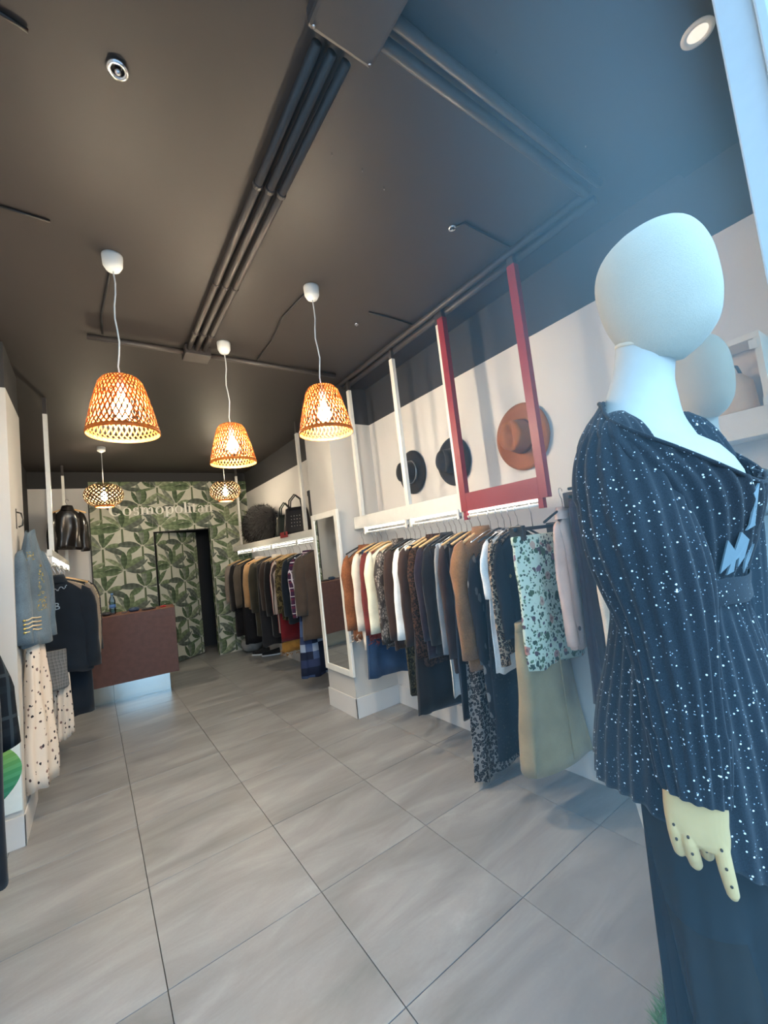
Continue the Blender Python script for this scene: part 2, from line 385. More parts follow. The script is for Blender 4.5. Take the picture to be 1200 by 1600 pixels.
PAL = [(126, 140, 108), (108, 124, 94), (86, 102, 78), (96, 104, 94), (146, 156, 126), (112, 118, 108), (134, 140, 126)]
rl = random.Random(3)
def leaf(mb, cx, cz, ang, L, W, col, y, bend):
    n = 9; prev = None
    for i in range(n + 1):
        t = i / n; a = ang + bend * (t - .15)
        if i == 0: px, pz = cx, cz
        else: px += cos(a) * L / n; pz += sin(a) * L / n
        wv = W * (sin(pi * min(1, max(0, (t - .08) / .92)) ** .8) ** .7 if t > .08 else 0.02)
        nx, nz = -sin(a), cos(a)
        sw = .35 * wv
        cur = ((px + nx * wv - cos(a) * sw * .0 + cos(a) * sw, pz + nz * wv + sin(a) * sw), (px, pz), (px - nx * wv + cos(a) * sw, pz - nz * wv + sin(a) * sw))
        if prev:
            o = len(mb.v)
            for q in prev + cur: mb.v.append((q[0], y, q[1]))
            d = .86 if i % 2 else 1.1
            for side, k in ((0, 1.0), (1, .8)):
                mb.f.append((o + side, o + side + 1, o + side + 4, o + side + 3))
                c = lin(*col); mb.c.append(tuple(min(1, x * d * k) for x in c[:3]) + (1,))
        prev = cur
    o = len(mb.v); x1 = cx + cos(ang) * L * .9; z1 = cz + sin(ang + bend * .5) * L * .9
def paper_print(x0, x1, z0, z1):
    mb = MB(); PX, PZ = .50, .62; i0 = int(x0 // PX) - 1; i1 = int(x1 // PX) + 2
    for i in range(i0, i1):
        for jz in range(-1, 6):
            for h in (0, 1):
                ox = (i + .5 * h) * PX; oz = jz * PZ + h * PZ * .45
                rr = random.Random(100 + (i % 2) * 7 + h * 3)
                angs = [.15, .5, .95, 1.3, 1.75, 2.15, 2.65, 3.0, -0.25, 3.4, 1.55]
                for n_, a in enumerate(angs):
                    if ox < x0 - .5 or ox > x1 + .5: continue
                    L = rr.uniform(.2, .33); W = rr.uniform(.02, .042)
                    leaf(mb, ox + cos(a) * .02, oz + .02 * sin(a), a + rr.uniform(-.15, .15), L, W, rr.choice(PAL), -.0004 * (n_ + 11 * h) - .0004, rr.uniform(-.9, .9) if n_ < 10 else .1)
                # trunk
                o = len(mb.v)
                for q in ((-.012, 0), (.012, 0), (.016, -.26), (-.016, -.26)): mb.v.append((ox + q[0], -.0002, oz + q[1]))
                mb.f.append((o, o + 1, o + 2, o + 3)); mb.c.append(lin(98, 108, 82))
    me = bpy.data.meshes.new('leaf_print'); me.from_pydata(mb.v, [], mb.f)
    at = me.color_attributes.new('Col', 'FLOAT_COLOR', 'CORNER')
    for p in me.polygons:
        for li in p.loop_indices: at.data[li].color = mb.c[p.index]
    bm = bmesh.new(); bm.from_mesh(me)
    for co, no in (((x0, 0, 0), (-1, 0, 0)), ((x1, 0, 0), (1, 0, 0)), ((0, 0, z0), (0, 0, -1)), ((0, 0, z1), (0, 0, 1))):
        bmesh.ops.bisect_plane(bm, geom=bm.verts[:] + bm.edges[:] + bm.faces[:], plane_co=co, plane_no=no, clear_outer=True)
    bm.to_mesh(me); bm.free(); me.materials.append(MATS.get('leaf print') or attr_mat('leaf print')); return me
for r in ((-.13, DX0 - .012, 0, 2.85), (DX0 - .01, DX1, DZ + .008, 2.85), (DX1 + .003, XR, 0, 2.85)):
    o = bpy.data.objects.new('leaf_print', paper_print(*r)); COL.objects.link(o); o.parent = wp; o.location = (0, YP - .0005, 0); o['kind'] = 'stuff'
o = bpy.data.objects.new('leaf_print', paper_print(0, .80, .012, DZ - .01)); COL.objects.link(o); o.parent = door; o.location = (0, -.0205, 0); o['kind'] = 'stuff'
jp = bpy.data.objects.new('leaf_print', paper_print(0, .118, 0, DZ)); COL.objects.link(jp); jp.parent = wp; jp.location = (DX1 - .0005, YP + .118, 0); jp.rotation_euler = (0, 0, radians(-90)); jp['kind'] = 'stuff'

# ------------------------------------------------------------------ wall sign, serif letters built from strokes
sg = thing('wall_sign', 'white serif raised letters fixed across the leaf papered back wall', 'sign', (.86, YP, 2.37))
SLOPE = (2.425 - 2.365) / 1.3 * .35
lm = plain('cream sign letters', (248, 244, 234), .5, 0, .02)
def arc(cx, cz, rx, rz, a0, a1, tw, n=20):
    out = []; inn = []
    for i in range(n + 1):
        a = radians(a0 + (a1 - a0) * i / n); th = tw * (.35 + .65 * abs(cos(a)))
        out.append((cx + rx * cos(a), cz + rz * sin(a))); inn.append((cx + (rx - th) * cos(a), cz + (rz - tw * .35) * sin(a)))
    return [[out[i], out[i + 1], inn[i + 1], inn[i]] for i in range(n)]
R_ = lambda x0, x1, z0, z1: [[(x0, z0), (x1, z0), (x1, z1), (x0, z1)]]
st, sf, xh = .026, .013, .115
def stem(x, z0, z1, top=True, bot=True):
    p = R_(x, x + st, z0, z1)
    if bot: p += R_(x - sf, x + st + sf, z0, z0 + .009)
    if top: p += R_(x - sf, x + st * .5, z1 - .009, z1)
    return p
def hump(x, wd): return arc(x + wd / 2, xh - .048, wd / 2, .048, 0, 160, st) + R_(x + wd - st, x + wd, 0, xh - .046) + R_(x + wd - st - sf, x + wd + sf, 0, .009)
GL = {'C': (arc(.075, .09, .075, .093, 42, 318, .034, 28) + R_(.125, .134, .11, .165), .155),
      'o': (arc(.052, .058, .052, .06, 0, 360, .026, 28), .118),
      's': (arc(.04, .084, .034, .033, 20, 270, .02, 14) + arc(.04, .03, .036, .033, 90, -160, .02, 14), .09),
      'm': (stem(.012, 0, xh) + hump(.036, .062) + hump(.096, .062), .185),
      'p': (stem(.012, -.055, xh) + arc(.068, .058, .046, .06, -150, 150, .026, 24), .128),
      'l': (stem(.012, 0, .178), .054), 'i': (stem(.012, 0, xh) + arc(.025, .15, .017, .017, 0, 360, .03, 12), .054),
      't': (stem(.018, .004, .145, False, False) + R_(-.002, .07, xh - .012, xh) + arc(.058, .026, .04, .026, 180, 300, .016, 8), .074),
      'a': (arc(.05, .08, .035, .036, 0, 160, .022, 12) + R_(.063, .087, 0, .085) + arc(.044, .034, .036, .036, 40, 330, .022, 18) + R_(.063, .098, 0, .009), .104),
      'n': (stem(.012, 0, xh) + hump(.036, .066), .125)}
x = .10; zz = 2.335
for ch in 'Cosmopolitan':
    polys, adv = GL[ch]; mb = MB(); kx = 1.1
    for p in polys: mb.prism(p, lambda a, b: (x + a * kx, YP - .012, zz + b), lambda a, b: (x + a * kx, YP - .034, zz + b))
    mb.build('letter', lm, sg); x += adv * kx

# ------------------------------------------------------------------ ceiling pipework
pr = thing('conduit_run', 'three parallel charcoal conduits running down the middle of the dark ceiling', 'pipes', (.52, .1, ZC))
for px in (.475, .525, .575):
    MB().tube([(px, -.9, ZC - .03), (px, 1.12, ZC - .03)], .016, 10).build('pipe', pipe_m, pr, True)
    for sy in (-.35, .35, .9): MB().lathe([(.0185, -.01), (.021, -.006), (.021, .006), (.0185, .01)], 12, (px, sy, ZC - .03), 'Y').build('strap', pipe_m, pr)
tag(box('junction_box', pipe_m, .45, .62, 1.12, 1.25, ZC - .07, ZC, bevel=.006), 'small charcoal junction box where the three conduits end', 'junction box')
jb = thing('junction_box', 'large flat charcoal ceiling box at the near end of the three conduits', 'junction box', (.53, -1.08, ZC))
MB().box(.42, .64, -1.22, -.935, ZC - .06, ZC).build('cover', pipe_m, jb, bevel=.012)
for sx_, sy_ in ((.435, -.95), (.625, -.95)): MB().lathe([(.006, -.064), (.004, -.067)], 8, (sx_, sy_, ZC)).build('screw', chrome, jb)
pc = thing('conduit_run', 'pair of charcoal pipes crossing the ceiling from the big box to the right wall', 'pipes', (1.2, -1.03, ZC))
for py, r in ((-1.0, .02), (-1.06, .018)): MB().tube([(.64, py, ZC - .03), (1.8, py, ZC - .03)], r, 10).build('pipe', pipe_m, pc, True)
pb = thing('conduit_run', 'charcoal pipe crossing the ceiling behind the three pendants', 'pipes', (.6, 1.19, ZC))
MB().tube([(-.1, 1.19, ZC - .03), (.45, 1.19, ZC - .03)], .018, 10).build('pipe', pipe_m, pb, True)
MB().tube([(.62, 1.19, ZC - .03), (1.66, 1.19, ZC - .03)], .018, 10).build('pipe', pipe_m, pb, True)
ps = thing('conduit_run', 'pair of charcoal pipes along the ceiling above the display frames', 'pipes', (1.85, 0, ZC))
for px, r in ((1.80, .018), (1.88, .022)): MB().tube([(px, -1.0, ZC - .026), (px, 1.42, ZC - .026)], r, 10).build('pipe', pipe_m, ps, True)
def cable(pts, label, r=.006):
    tag(MB().tube([(a, b, ZC - .008) for a, b in pts], r, 6).build('ceiling_cable', black_plastic, smooth=True), label, 'cable')
cable([(.005, .43), (-.012, .7), (-.03, .95), (-.02, 1.17)], 'black cable along the ceiling behind the left pendant')
cable([(.96, .24), (.93, .55), (.97, .85), (.97, 1.17)], 'black cable along the ceiling behind the right pendant')
cable([(1.405, -.53), (1.43, -.585), (1.6, -.58), (1.78, -.58)], 'black cable from the chrome ceiling fitting to the red frame')
cable([(1.42, .27), (1.6, .265), (1.78, .27)], 'short black cable over the white display frame')
cable([(-.40, .24), (-.22, .25)], 'short black cable on the ceiling above the left pillar')
cable([(-.30, -.53), (-.22, -.51)], 'short black cable stub at the near left of the ceiling')
cr0 = None
for k, (px, py, sz, lab) in enumerate([(-.01, -.52, .03, 'chrome ceiling ring fitting at the near left of the dark ceiling'), (1.4, -.53, .02, 'chrome ceiling ring fitting at the end of the cable near the red frame'), (1.42, .43, .014, 'small chrome ceiling fitting above the white display frame')]):
    t = thing('ceiling_fitting', lab, 'ceiling fitting', (px, py, ZC))
    mb = MB(); mb.lathe([(sz, -.004), (sz * .95, -.012), (sz * .62, -.012), (sz * .6, -.004)], 20, (px, py, ZC), capA=False, capB=False); mb.build('ring', chrome, t, True)
    MB().lathe([(sz * .3, 0), (sz * .3, -.018), (sz * .12, -.022)], 10, (px, py, ZC)).build('hook', chrome, t, True)
for px, py in ((.69, -.59), (.83, -.59), (.96, -.56), (.99, -1.15), (1.58, -1.12)):
    tag(MB().lathe([(.003, 0), (.003, -.012), (.001, -.016)], 6, (px, py, ZC)).build('ceiling_screw_hook', chrome), 'tiny bright screw hook in the dark ceiling', 'hook', 'tiny screw hooks in the ceiling')
dl = thing('ceiling_light', 'round recessed downlight in the ceiling beside the window frame', 'light', (1.5, -1.53, ZC - .035))
MB().lathe([(.045, -.001), (.045, -.005), (.03, -.007), (.028, -.002)], 28, (1.5, -1.53, ZC - .035), capA=False, capB=False).build('ring', white_plastic, dl, True)
MB().lathe([(.029, -.003), (.018, -.005)], 20, (1.5, -1.53, ZC - .035)).build('lens', emis('downlight lens', (1, .93, .8), .35), dl)

# ------------------------------------------------------------------ woven pendants
bam = bamboo('bamboo strips', (134, 80, 32), .4); bam_in = bamboo('pale bamboo band', (140, 96, 48), .4)
bulb_m = emis('warm bulb', (1.0, .84, .60), BULB)
def weave(mb, prof, n, twist, frac, cx, cy, cz, steps=26):
    P = []
    for i in range(steps + 1):
        s = i / steps * (len(prof) - 1); a = min(int(s), len(prof) - 2); t = s - a
        P.append((prof[a][0] * (1 - t) + prof[a + 1][0] * t, prof[a][1] * (1 - t) + prof[a + 1][1] * t))
    hw = pi / n * frac
    for sg_ in (1, -1):
        for k in range(n):
            o = len(mb.v)
            for i, (r, z) in enumerate(P):
                th = 2 * pi * k / n + sg_ * twist * i / steps
                rr = r + .0012 * sg_ * (1 if (i // 2) % 2 else -1)
                for e_ in (-hw, hw): mb.v.append((cx + rr * cos(th + e_), cy + rr * sin(th + e_), cz + z))
            for i in range(steps): mb.f.append((o + 2 * i, o + 2 * i + 1, o + 2 * i + 3, o + 2 * i + 2))
def pendant(px, py, zb, lab):
    t = thing('pendant_lamp', lab, 'lamp', (px, py, ZC), 'cone shaped woven pendants over the shop floor')
    MB().lathe([(.045, 0), (.045, -.01), (.042, -.05), (.03, -.072), (.008, -.08)], 24, (px, py, ZC)).build('canopy', white_plastic, t, True)
    pts = [(px + .006 * sin(i * 1.3) * (0 < i < 9), py + .004 * sin(i * 1.9) * (0 < i < 9), ZC - .075 - (ZC - .075 - zb - .27) * i / 9) for i in range(10)]
    MB().tube(pts, .0035, 8).build('cord', white_plastic, t, True)
    prof = [(.15, .012), (.145, .04), (.132, .1), (.117, .16), (.103, .21), (.092, .245), (.075, .268), (.045, .28), (.015, .283)]
    mb = MB(); weave(mb, prof, 38, 1.4, .34, px, py, zb); s = mb.build('shade', bam, t, fixn=False)
    s.modifiers.new('thick', 'SOLIDIFY').thickness = .0012
    MB().lathe([(.149, 0), (.153, 0), (.1515, .018), (.1475, .018), (.149, 0)], 48, (px, py, zb), capA=False, capB=False).build('rim', bam_in, s, True)
    sk_ = MB().lathe([(.016, .19), (.017, .255), (.01, .27)], 16, (px, py, zb)).build('socket', white_plastic, t, True)
    MB().lathe([(.004, .075), (.024, .082), (.038, .105), (.04, .125), (.034, .148), (.018, .175), (.014, .19)], 20, (px, py, zb)).build('bulb', bulb_m, sk_, True)
pendant(.006, .385, 2.115, 'woven cone pendant at the left, nearest to the left pillar')
pendant(.684, 1.026, 2.135, 'woven cone pendant in the middle, hung farthest back of the cones')
pendant(.972, .201, 2.125, 'woven cone pendant at the right, next to the white display frames')
def oval(px, py, zc, lab):
    t = thing('pendant_lamp', lab, 'lamp', (px, py, ZC), 'flat round woven pendants by the back wall')
    MB().lathe([(.045, 0), (.042, -.05), (.008, -.07)], 20, (px, py, ZC)).build('canopy', white_plastic, t, True)
    MB().tube([(px, py, ZC - .06), (px, py, zc + .13)], .004, 8).build('cord', white_plastic, t, True)
    prof = []
    for i in range(13):
        a = -1.2 + 2.5 * i / 12; prof.append((.198 * cos(a) ** .75 + .004, .135 * sin(a) / sin(1.3)))
    mb = MB(); weave(mb, prof, 24, 1.9, .4, px, py, zc, 28); s = mb.build('shade', bamboo('dark bamboo strips', (96, 78, 56), .3) if 'dark bamboo strips' not in MATS else MATS['dark bamboo strips'], t, fixn=False)
    s.modifiers.new('thick', 'SOLIDIFY').thickness = .0012
    MB().lathe([(.086, -.142), (.096, -.142), (.097, -.126), (.092, -.126), (.086, -.142)], 32, (px, py, zc), capA=False, capB=False).build('rim', bam_in, s, True)
    sk_ = MB().lathe([(.016, .04), (.016, .12), (.01, .13)], 12, (px, py, zc)).build('socket', white_plastic, t, True)
    MB().lathe([(.004, -.07), (.025, -.06), (.034, -.03), (.03, 0), (.014, .04)], 16, (px, py, zc)).build('bulb', bulb_m, sk_, True)
oval(.015, 4.0, 2.42, 'flat round woven pendant in front of the first letter of the sign')
oval(1.40, 4.0, 2.445, 'flat round woven pendant in front of the last letter of the sign')

# ------------------------------------------------------------------ display frames, rails, lights
RX = 1.85
led_m = emis('rail light tube', (1.0, .96, .86), LED)
fr1 = thing('display_frame', 'white metal display frame of two bays hung above the front rack', 'frame', (RX, .7, 1.6))
box('post', white_metal, RX - .015, RX + .015, .605, .645, 1.74, 2.90, fr1); box('post', white_metal, RX - .015, RX + .015, .075, .095, 1.62, 2.90, fr1)
box('post', white_metal, RX - .015, RX + .015, 1.28, 1.32, 1.74, 2.90, fr1)
for py in (.625, .085, 1.30): MB().box(RX - .013, RX + .013, py - .015, py + .015, 2.90, 2.99).build('post_top', pipe_m, fr1)
box('shelf_beam', white_metal, RX - .015, RX + .015, .095, 1.43, 1.635, 1.745, fr1, .002)
rails = []
def rail_bay(parent, x, y0, y1, zr=1.59, zl=1.632, bm=None):
    MB().tube([(x - .004, y0, zr), (x - .004, y1, zr)], .009, 10).build('rail', white_metal, parent, True)
    MB().box(x - .010, x + .004, y0 + .02, y1 - .02, zl - .012, zl).build('light_tube', led_m, parent)
    for py in (y0, y1 - .018): MB().box(x - .02, x + .012, py, py + .018, zr - .012, zl + .012).build('bracket', bm or white_metal, parent)
rail_bay(fr1, RX, .66, 1.27); rail_bay(fr1, RX, .10, .62)
fr2 = thing('display_frame', 'dark red metal frame hung from the ceiling at the near end of the rack', 'frame', (RX, -.24, 1.6))
box('post', red_metal, RX - .02, RX + .02, .02, .07, 1.62, 2.93, fr2); box('post', red_metal, RX - .02, RX + .02, -.56, -.51, 1.62, 2.93, fr2)
for py in (.045, -.535): MB().box(RX - .018, RX + .018, py - .02, py + .02, 2.93, 2.99).build('post_top', pipe_m, fr2)
box('shelf_beam', red_metal, RX - .02, RX + .02, -.51, .02, 1.62, 1.735, fr2, .002)
box('drop_bracket', red_metal, RX - .015, RX + .015, -.525, -.495, 1.565, 1.62, fr2); box('drop_bracket', red_metal, RX - .015, RX + .015, .035, .06, 1.565, 1.62, fr2)
MB().tube([(RX - .004, -.51, 1.585), (RX - .004, .05, 1.585)], .009, 10).build('rail', white_metal, fr2, True)
MB().box(RX - .012, RX + .002, -.49, .02, 1.606, 1.617).build('light_tube', led_m, fr2)
fr3 = thing('display_frame', 'white metal display frame and shelf beyond the mirror pillar', 'frame', (RX, 3.7, 1.6))
for py in (2.51, 5.0): box('post', white_metal, RX - .015, RX + .015, py - .025, py + .025, 1.73, 2.85, fr3); MB().box(RX - .013, RX + .013, py - .02, py + .02, 2.85, 2.99).build('post_top', pipe_m, fr3)
box('shelf_board', white_metal, RX - .015, XR - .002, 1.95, 5.42, 1.68, 1.725, fr3, .002)
box('shelf_beam', white_metal, RX - .017, RX + .013, 1.95, 5.42, 1.64, 1.68, fr3)
for a, b in ((1.97, 2.75), (2.78, 3.6), (3.63, 4.4), (4.43, 5.2)): rail_bay(fr3, RX, a, b, 1.585, 1.625)
LX = -.40
fr4 = thing('display_frame', 'white metal display frame on the left over the navy rack', 'frame', (LX, 3.7, 1.6))
for py in (2.45, 5.0): box('post', white_metal, LX - .015, LX + .015, py - .025, py + .025, 1.70, 2.85, fr4); MB().box(LX - .013, LX + .013, py - .02, py + .02, 2.85, 2.99).build('post_top', pipe_m, fr4)
box('shelf_beam', white_metal, LX - .015, LX + .015, 2.2, 5.2, 1.665, 1.72, fr4); MB().box(-.80, LX - .015, 2.4, 2.44, 1.67, 1.71).box(-.80, LX - .015, 5.0, 5.04, 1.67, 1.71).build('wall_arm', white_metal, fr4)
for a, b in ((2.2, 3.1), (3.14, 4.1), (4.14, 5.1)):
    MB().tube([(LX, a, 1.605), (LX, b, 1.605)], .009, 10).build('rail', white_metal, fr4, True)
    MB().box(LX - .007, LX + .007, a + .02, b - .02, 1.64, 1.653).build('light_tube', led_m, fr4)
    for py in (a, b - .018): MB().box(LX - .01, LX + .015, py, py + .018, 1.595, 1.67).build('bracket', white_metal, fr4)

# ------------------------------------------------------------------ garments
def fold_rings(hw0, hw1, d0, d1, L, drop, nf, amp, rnd, K=14, N=44, pw=1.0, hem=.01, zt=0.0, taper=None):
    ph = rnd.uniform(0, 6); ph2 = rnd.uniform(0, 6); rings = []
    for i in range(K):
        t = i / (K - 1); tt = t ** pw
        hw = hw0 + (hw1 - hw0) * tt; d = d0 + (d1 - d0) * tt
        if taper: hw *= taper(t); d *= .35 + .65 * taper(t)
        r = []
        for k in range(N):
            a = 2 * pi * k / N; c, s = cos(a), sin(a)
            x = hw * math.copysign(abs(c) ** .85, c); y = d * math.copysign(abs(s) ** .75, s)
            q = amp * (.25 + .75 * t)
            y += q * sin(nf * a + ph + .9 * sin(3.4 * t + ph2)) * (.4 + .6 * abs(s)); x += q * .9 * sin((nf - 1) * a + ph2 + t) * abs(c)
            y += .009 * sin(4.5 * t + ph + 2.2 * c) * min(1, t * 3) + .004 * sin(11 * t + ph2 - 3 * c)
            y *= 1 - .55 * max(0, 1 - t * 7) * (drop > 0) * abs(c)
            x *= 1 - .05 * max(0, 1 - t * 6) * (drop > 0) + .018 * sin(7 * t + ph)
            z = zt - L * t - drop * (1 - t) ** 3 * min(1.0, abs(x) / hw0) ** 1.6 + hem * t * t * (sin(2 * a + ph) + .7 * sin(5 * a + ph2)) + .022 * t * t * c * sin(ph)
            r.append((x, y, z))
        rings.append(r)
    return rings
def xf(rings, loc, rotz=0, sh=None):
    c, s = cos(rotz), sin(rotz); out = []
    for r in rings: out.append([(loc[0] + p[0] * c - p[1] * s, loc[1] + p[0] * s + p[1] * c, loc[2] + p[2]) for p in r])
    return out
def sleeve_rings(side, x0, z0, L, r0, r1, d, rnd, out=.03, fwd=0.0, K=10, N=16, cuff=0):
    ph = rnd.uniform(0, 6); R = []
    for i in range(K):
        t = i / (K - 1); x = side * (x0 + out * sin(t * pi * .6)); r = (r0 + (r1 - r0) * t) * min(1, .42 + 3.2 * t)
        if i >= K - cuff: r *= 1.14
        ring = []
        for k in range(N):
            a = 2 * pi * k / N; q = 1 + .10 * sin(3 * a + ph + 5 * t) + .06 * sin(2 * a + 13 * t + ph)
            ring.append((x + r * q * cos(a), fwd * t + r * d * q * sin(a), z0 - L * t + (.02 * (1 - t) * -side * cos(a))))
        R.append(ring)
    return R
hang_src = {}
def hanger(kind, loc, rotz, label, group, zr, wide=.19):
    key = kind
    if key not in hang_src:
        t = thing('clothes_hanger', label, 'hanger', (0, 0, 0), group)
        pts = [(0, 0, -.10)] + [(0, 0, -.055)] + [(.018 * sin(a) + .0, 0, .004 + .018 * -cos(a) + .0) for a in [i * .5 + .2 for i in range(9)]]
        MB().tube([(0, 0, -.105), (0, 0, -.05), (-.012, 0, -.03), (-.017, 0, -.008), (-.010, 0, .009), (.003, 0, .0125), (.014, 0, .004), (.016, 0, -.008)], .0022, 6).build('hook', chrome, t, True)
        m = {'wood': light_wood, 'black': black_plastic, 'wire': chrome}[kind]
        rr = {'wood': .009, 'black': .007, 'wire': .003}[kind]
        MB().tube([(-wide, 0, -.165), (-wide * .6, 0, -.135), (-.04, 0, -.108), (0, 0, -.10), (.04, 0, -.108), (wide * .6, 0, -.135), (wide, 0, -.165)], rr, 8).build('shoulder_bar', m, t, True)
        hang_src[key] = t
        t.location = loc; t.rotation_euler = (0, 0, rotz); return t
    r = dup(hang_src[key], loc, label); r['group'] = group; r.rotation_euler = (0, 0, rotz); return r
def garment(name, label, cat, mat, y, zb, x=RX, zt=1.475, hw=.205, hwb=None, d=.024, db=None, sl=None, slr=(.055, .045), slmat=None, nf=6, amp=.005, drop=.105, collar=None, rotz=0, pw=1.0, band=None, seed=None, fur=None, cuffmat=None, hang='wood', group=None, cls=None, hgroup=None, hlabel=None, zr=None, taper=None, slout=.0, button=None, legs=False):
    rnd = random.Random(seed if seed is not None else int(abs(y) * 1000) + len(label))
    t = thing(name, label, cat, (x, y, zt), group)
    rotz += rnd.uniform(-.04, .04); amp *= 1.5
    L = zt - zb; hwb = hwb or hw * 1.04; db = db or d * 1.35
    if legs:
        for s_ in (-1, 1):
            rg = fold_rings(hw * .52, hwb * .5, d, db, L - .02, 0, 4, amp, rnd, zt=-.02)
            rg = [[(p[0] + s_ * hw * .5, p[1], p[2]) for p in r] for r in rg]
            MB().quadgrid(xf(rg, (x, y, zt), rotz), True, True, True).build('leg', mat, t, True)
    else:
        rg = fold_rings(hw, hwb, d, db, L, drop, nf, amp, rnd, pw=pw, taper=taper)
        MB().quadgrid(xf(rg, (x, y, zt), rotz), True, True, True).build('body', mat, t, True)
    if sl:
        for s_ in (-1, 1):
            r = sleeve_rings(s_, hw * .97, -drop * .6, sl, slr[0], slr[1], max(.4, d / slr[0] * 1.05), rnd, .015 + slout, fwd=-.014)
            MB().quadgrid(xf(r, (x, y, zt), rotz), True, True, True).build('sleeve', slmat or mat, t, True)
            if cuffmat:
                zc_ = -drop * .55 - sl; xx = s_ * (hw * .93 + (.02 + slout) * sin(.6 * pi)); rr = slr[1] * 1.12
                q = [[(xx + rr * k_ * cos(2 * pi * j / 16), rr * .6 * k_ * sin(2 * pi * j / 16), zc_ + h) for j in range(16)] for k_, h in ((1, -.005), (1.06, .0), (1.06, .045), (1, .05))]
                MB().quadgrid(xf(q, (x, y, zt), rotz), True, True, True).build('cuff', cuffmat, t, True)
    if collar:
        q = [[((.068 - .012 * k_) * cos(2 * pi * j / 24), (d * 1.25 - .004 * k_) * sin(2 * pi * j / 24), h) for j in range(24)] for k_, h in ((-.9, -.035), (.2, .0), (1.0, .03), (1.6, .026))]
        MB().quadgrid(xf(q, (x, y, zt), rotz), True, False, True).build('collar', collar, t, True)
    if band:
        q = [[(hw * k_ * math.copysign(abs(cos(2 * pi * j / 32)) ** .85, cos(2 * pi * j / 32)), (d * k_ + .003) * math.copysign(abs(sin(2 * pi * j / 32)) ** .75, sin(2 * pi * j / 32)), h) for j in range(32)] for k_, h in ((1.0, .004), (1.02, .0), (1.03, -.035), (1.01, -.04))]
        MB().quadgrid(xf(q, (x, y, zt), rotz), True, True, False).build('waistband', band, t, True)
    if fur:
        mb = MB(); fr_ = random.Random(5)
        for k in range(150):
            a = fr_.uniform(0, 2 * pi); px = hwb * cos(a); py = db * sin(a) * 1.2; pz = zb + fr_.uniform(-.02, .05)
            o = len(mb.v); q = Vector((x + px, y + py, pz)); e_ = Vector((fr_.uniform(-.03, .03) + .02 * cos(a), fr_.uniform(-.02, .02) + .02 * sin(a), fr_.uniform(-.03, .005)))
            sdv = Vector((fr_.uniform(-1, 1), fr_.uniform(-1, 1), fr_.uniform(-1, 1))).normalized() * .006
            mb.v += [tuple(q - sdv), tuple(q + sdv), tuple(q + e_)]; mb.f.append((o, o + 1, o + 2))
        f_ = mb.build('fringe', fur, t, fixn=False); f_['kind'] = 'stuff'
    if hang:
        hanger(hang, (x, y, zt + .10 if zr is None else zr), rotz, {'wood': 'wooden hanger with metal hook', 'black': 'black plastic hanger', 'wire': 'thin wire hanger'}[hang] + ' carrying the ' + name.replace('_', ' '), hgroup, zr)
    return t
black = cloth('black wool', (30, 28, 30)); black2 = cloth('washed black cotton', (44, 42, 44)); navy = cloth('navy black jersey', (24, 31, 40))
brown = cloth('dark brown wool', (60, 44, 38)); camel = cloth('camel wool', (130, 94, 64), weave=200, noise=.28); khaki = cloth('khaki twill', (146, 132, 104))
cream_m = cloth('cream wool', (226, 212, 196)); ivory = cloth('ivory crepe', (232, 226, 202)); grey = cloth('grey flannel', (128, 130, 134)); white_c = cloth('white cotton', (234, 234, 232))
denim = cloth('blue denim', (44, 68, 98), weave=300, noise=.3); denim_l = cloth('light washed denim', (92, 108, 120), weave=260, noise=.28)
rust = cloth('rust tweed', (136, 84, 54), weave=160, noise=.4); pinkm = cloth('pale pink crepe', (216, 184, 172)); plum = cloth('plum leather', (44, 28, 42), .7); plum2 = cloth('dark plum jersey', (44, 36, 46))
burg = cloth('burgundy rib knit', (110, 48, 46), noise=.3); olive = cloth('dark olive wool', (58, 54, 44)); tan = cloth('tan suede', (166, 130, 92)); beige = cloth('taupe jersey', (134, 122, 112))
leather = plain('black leather', (30, 29, 34), .38, 0, .1, 60); fur_m = cloth('grey beige fur', (176, 160, 146)); red_c = cloth('dark red velvet', (104, 22, 28)); must = cloth('mustard fur', (160, 112, 50), noise=.4)
leo1 = leopard('dark leopard', (74, 52, 40), (24, 20, 19), (52, 36, 28), 74); leo2 = leopard('grey leopard', (140, 130, 124), (34, 32, 33), (84, 74, 70), 58); leo3 = leopard('tan leopard', (170, 146, 122), (32, 28, 27), (110, 84, 62), 66)
snk = snake('snake print'); flo = floral('floral jacquard'); cam = camo('olive print', [(40, 36, 28), (84, 76, 54), (58, 50, 38), (104, 94, 70)], 26)
lace = spots('black lace', (26, 25, 27), [(60, 54, 50), (44, 40, 38)], 60, .3, keep=.7); chain = spots('chain print', (34, 33, 36), [(120, 118, 116), (84, 82, 82)], 22, .3, (1, 1, .5), .8)
goldb = spots('black with gold motifs', (26, 24, 25), [(170, 140, 84), (140, 112, 60)], 16, .16, keep=.25)
FG = 'hangers on the front right rail'; FL = 'thin metal hooked clothes hanger on the lit rail of the right front rack'
F = dict(hgroup=FG, hlabel=FL, zr=1.586)
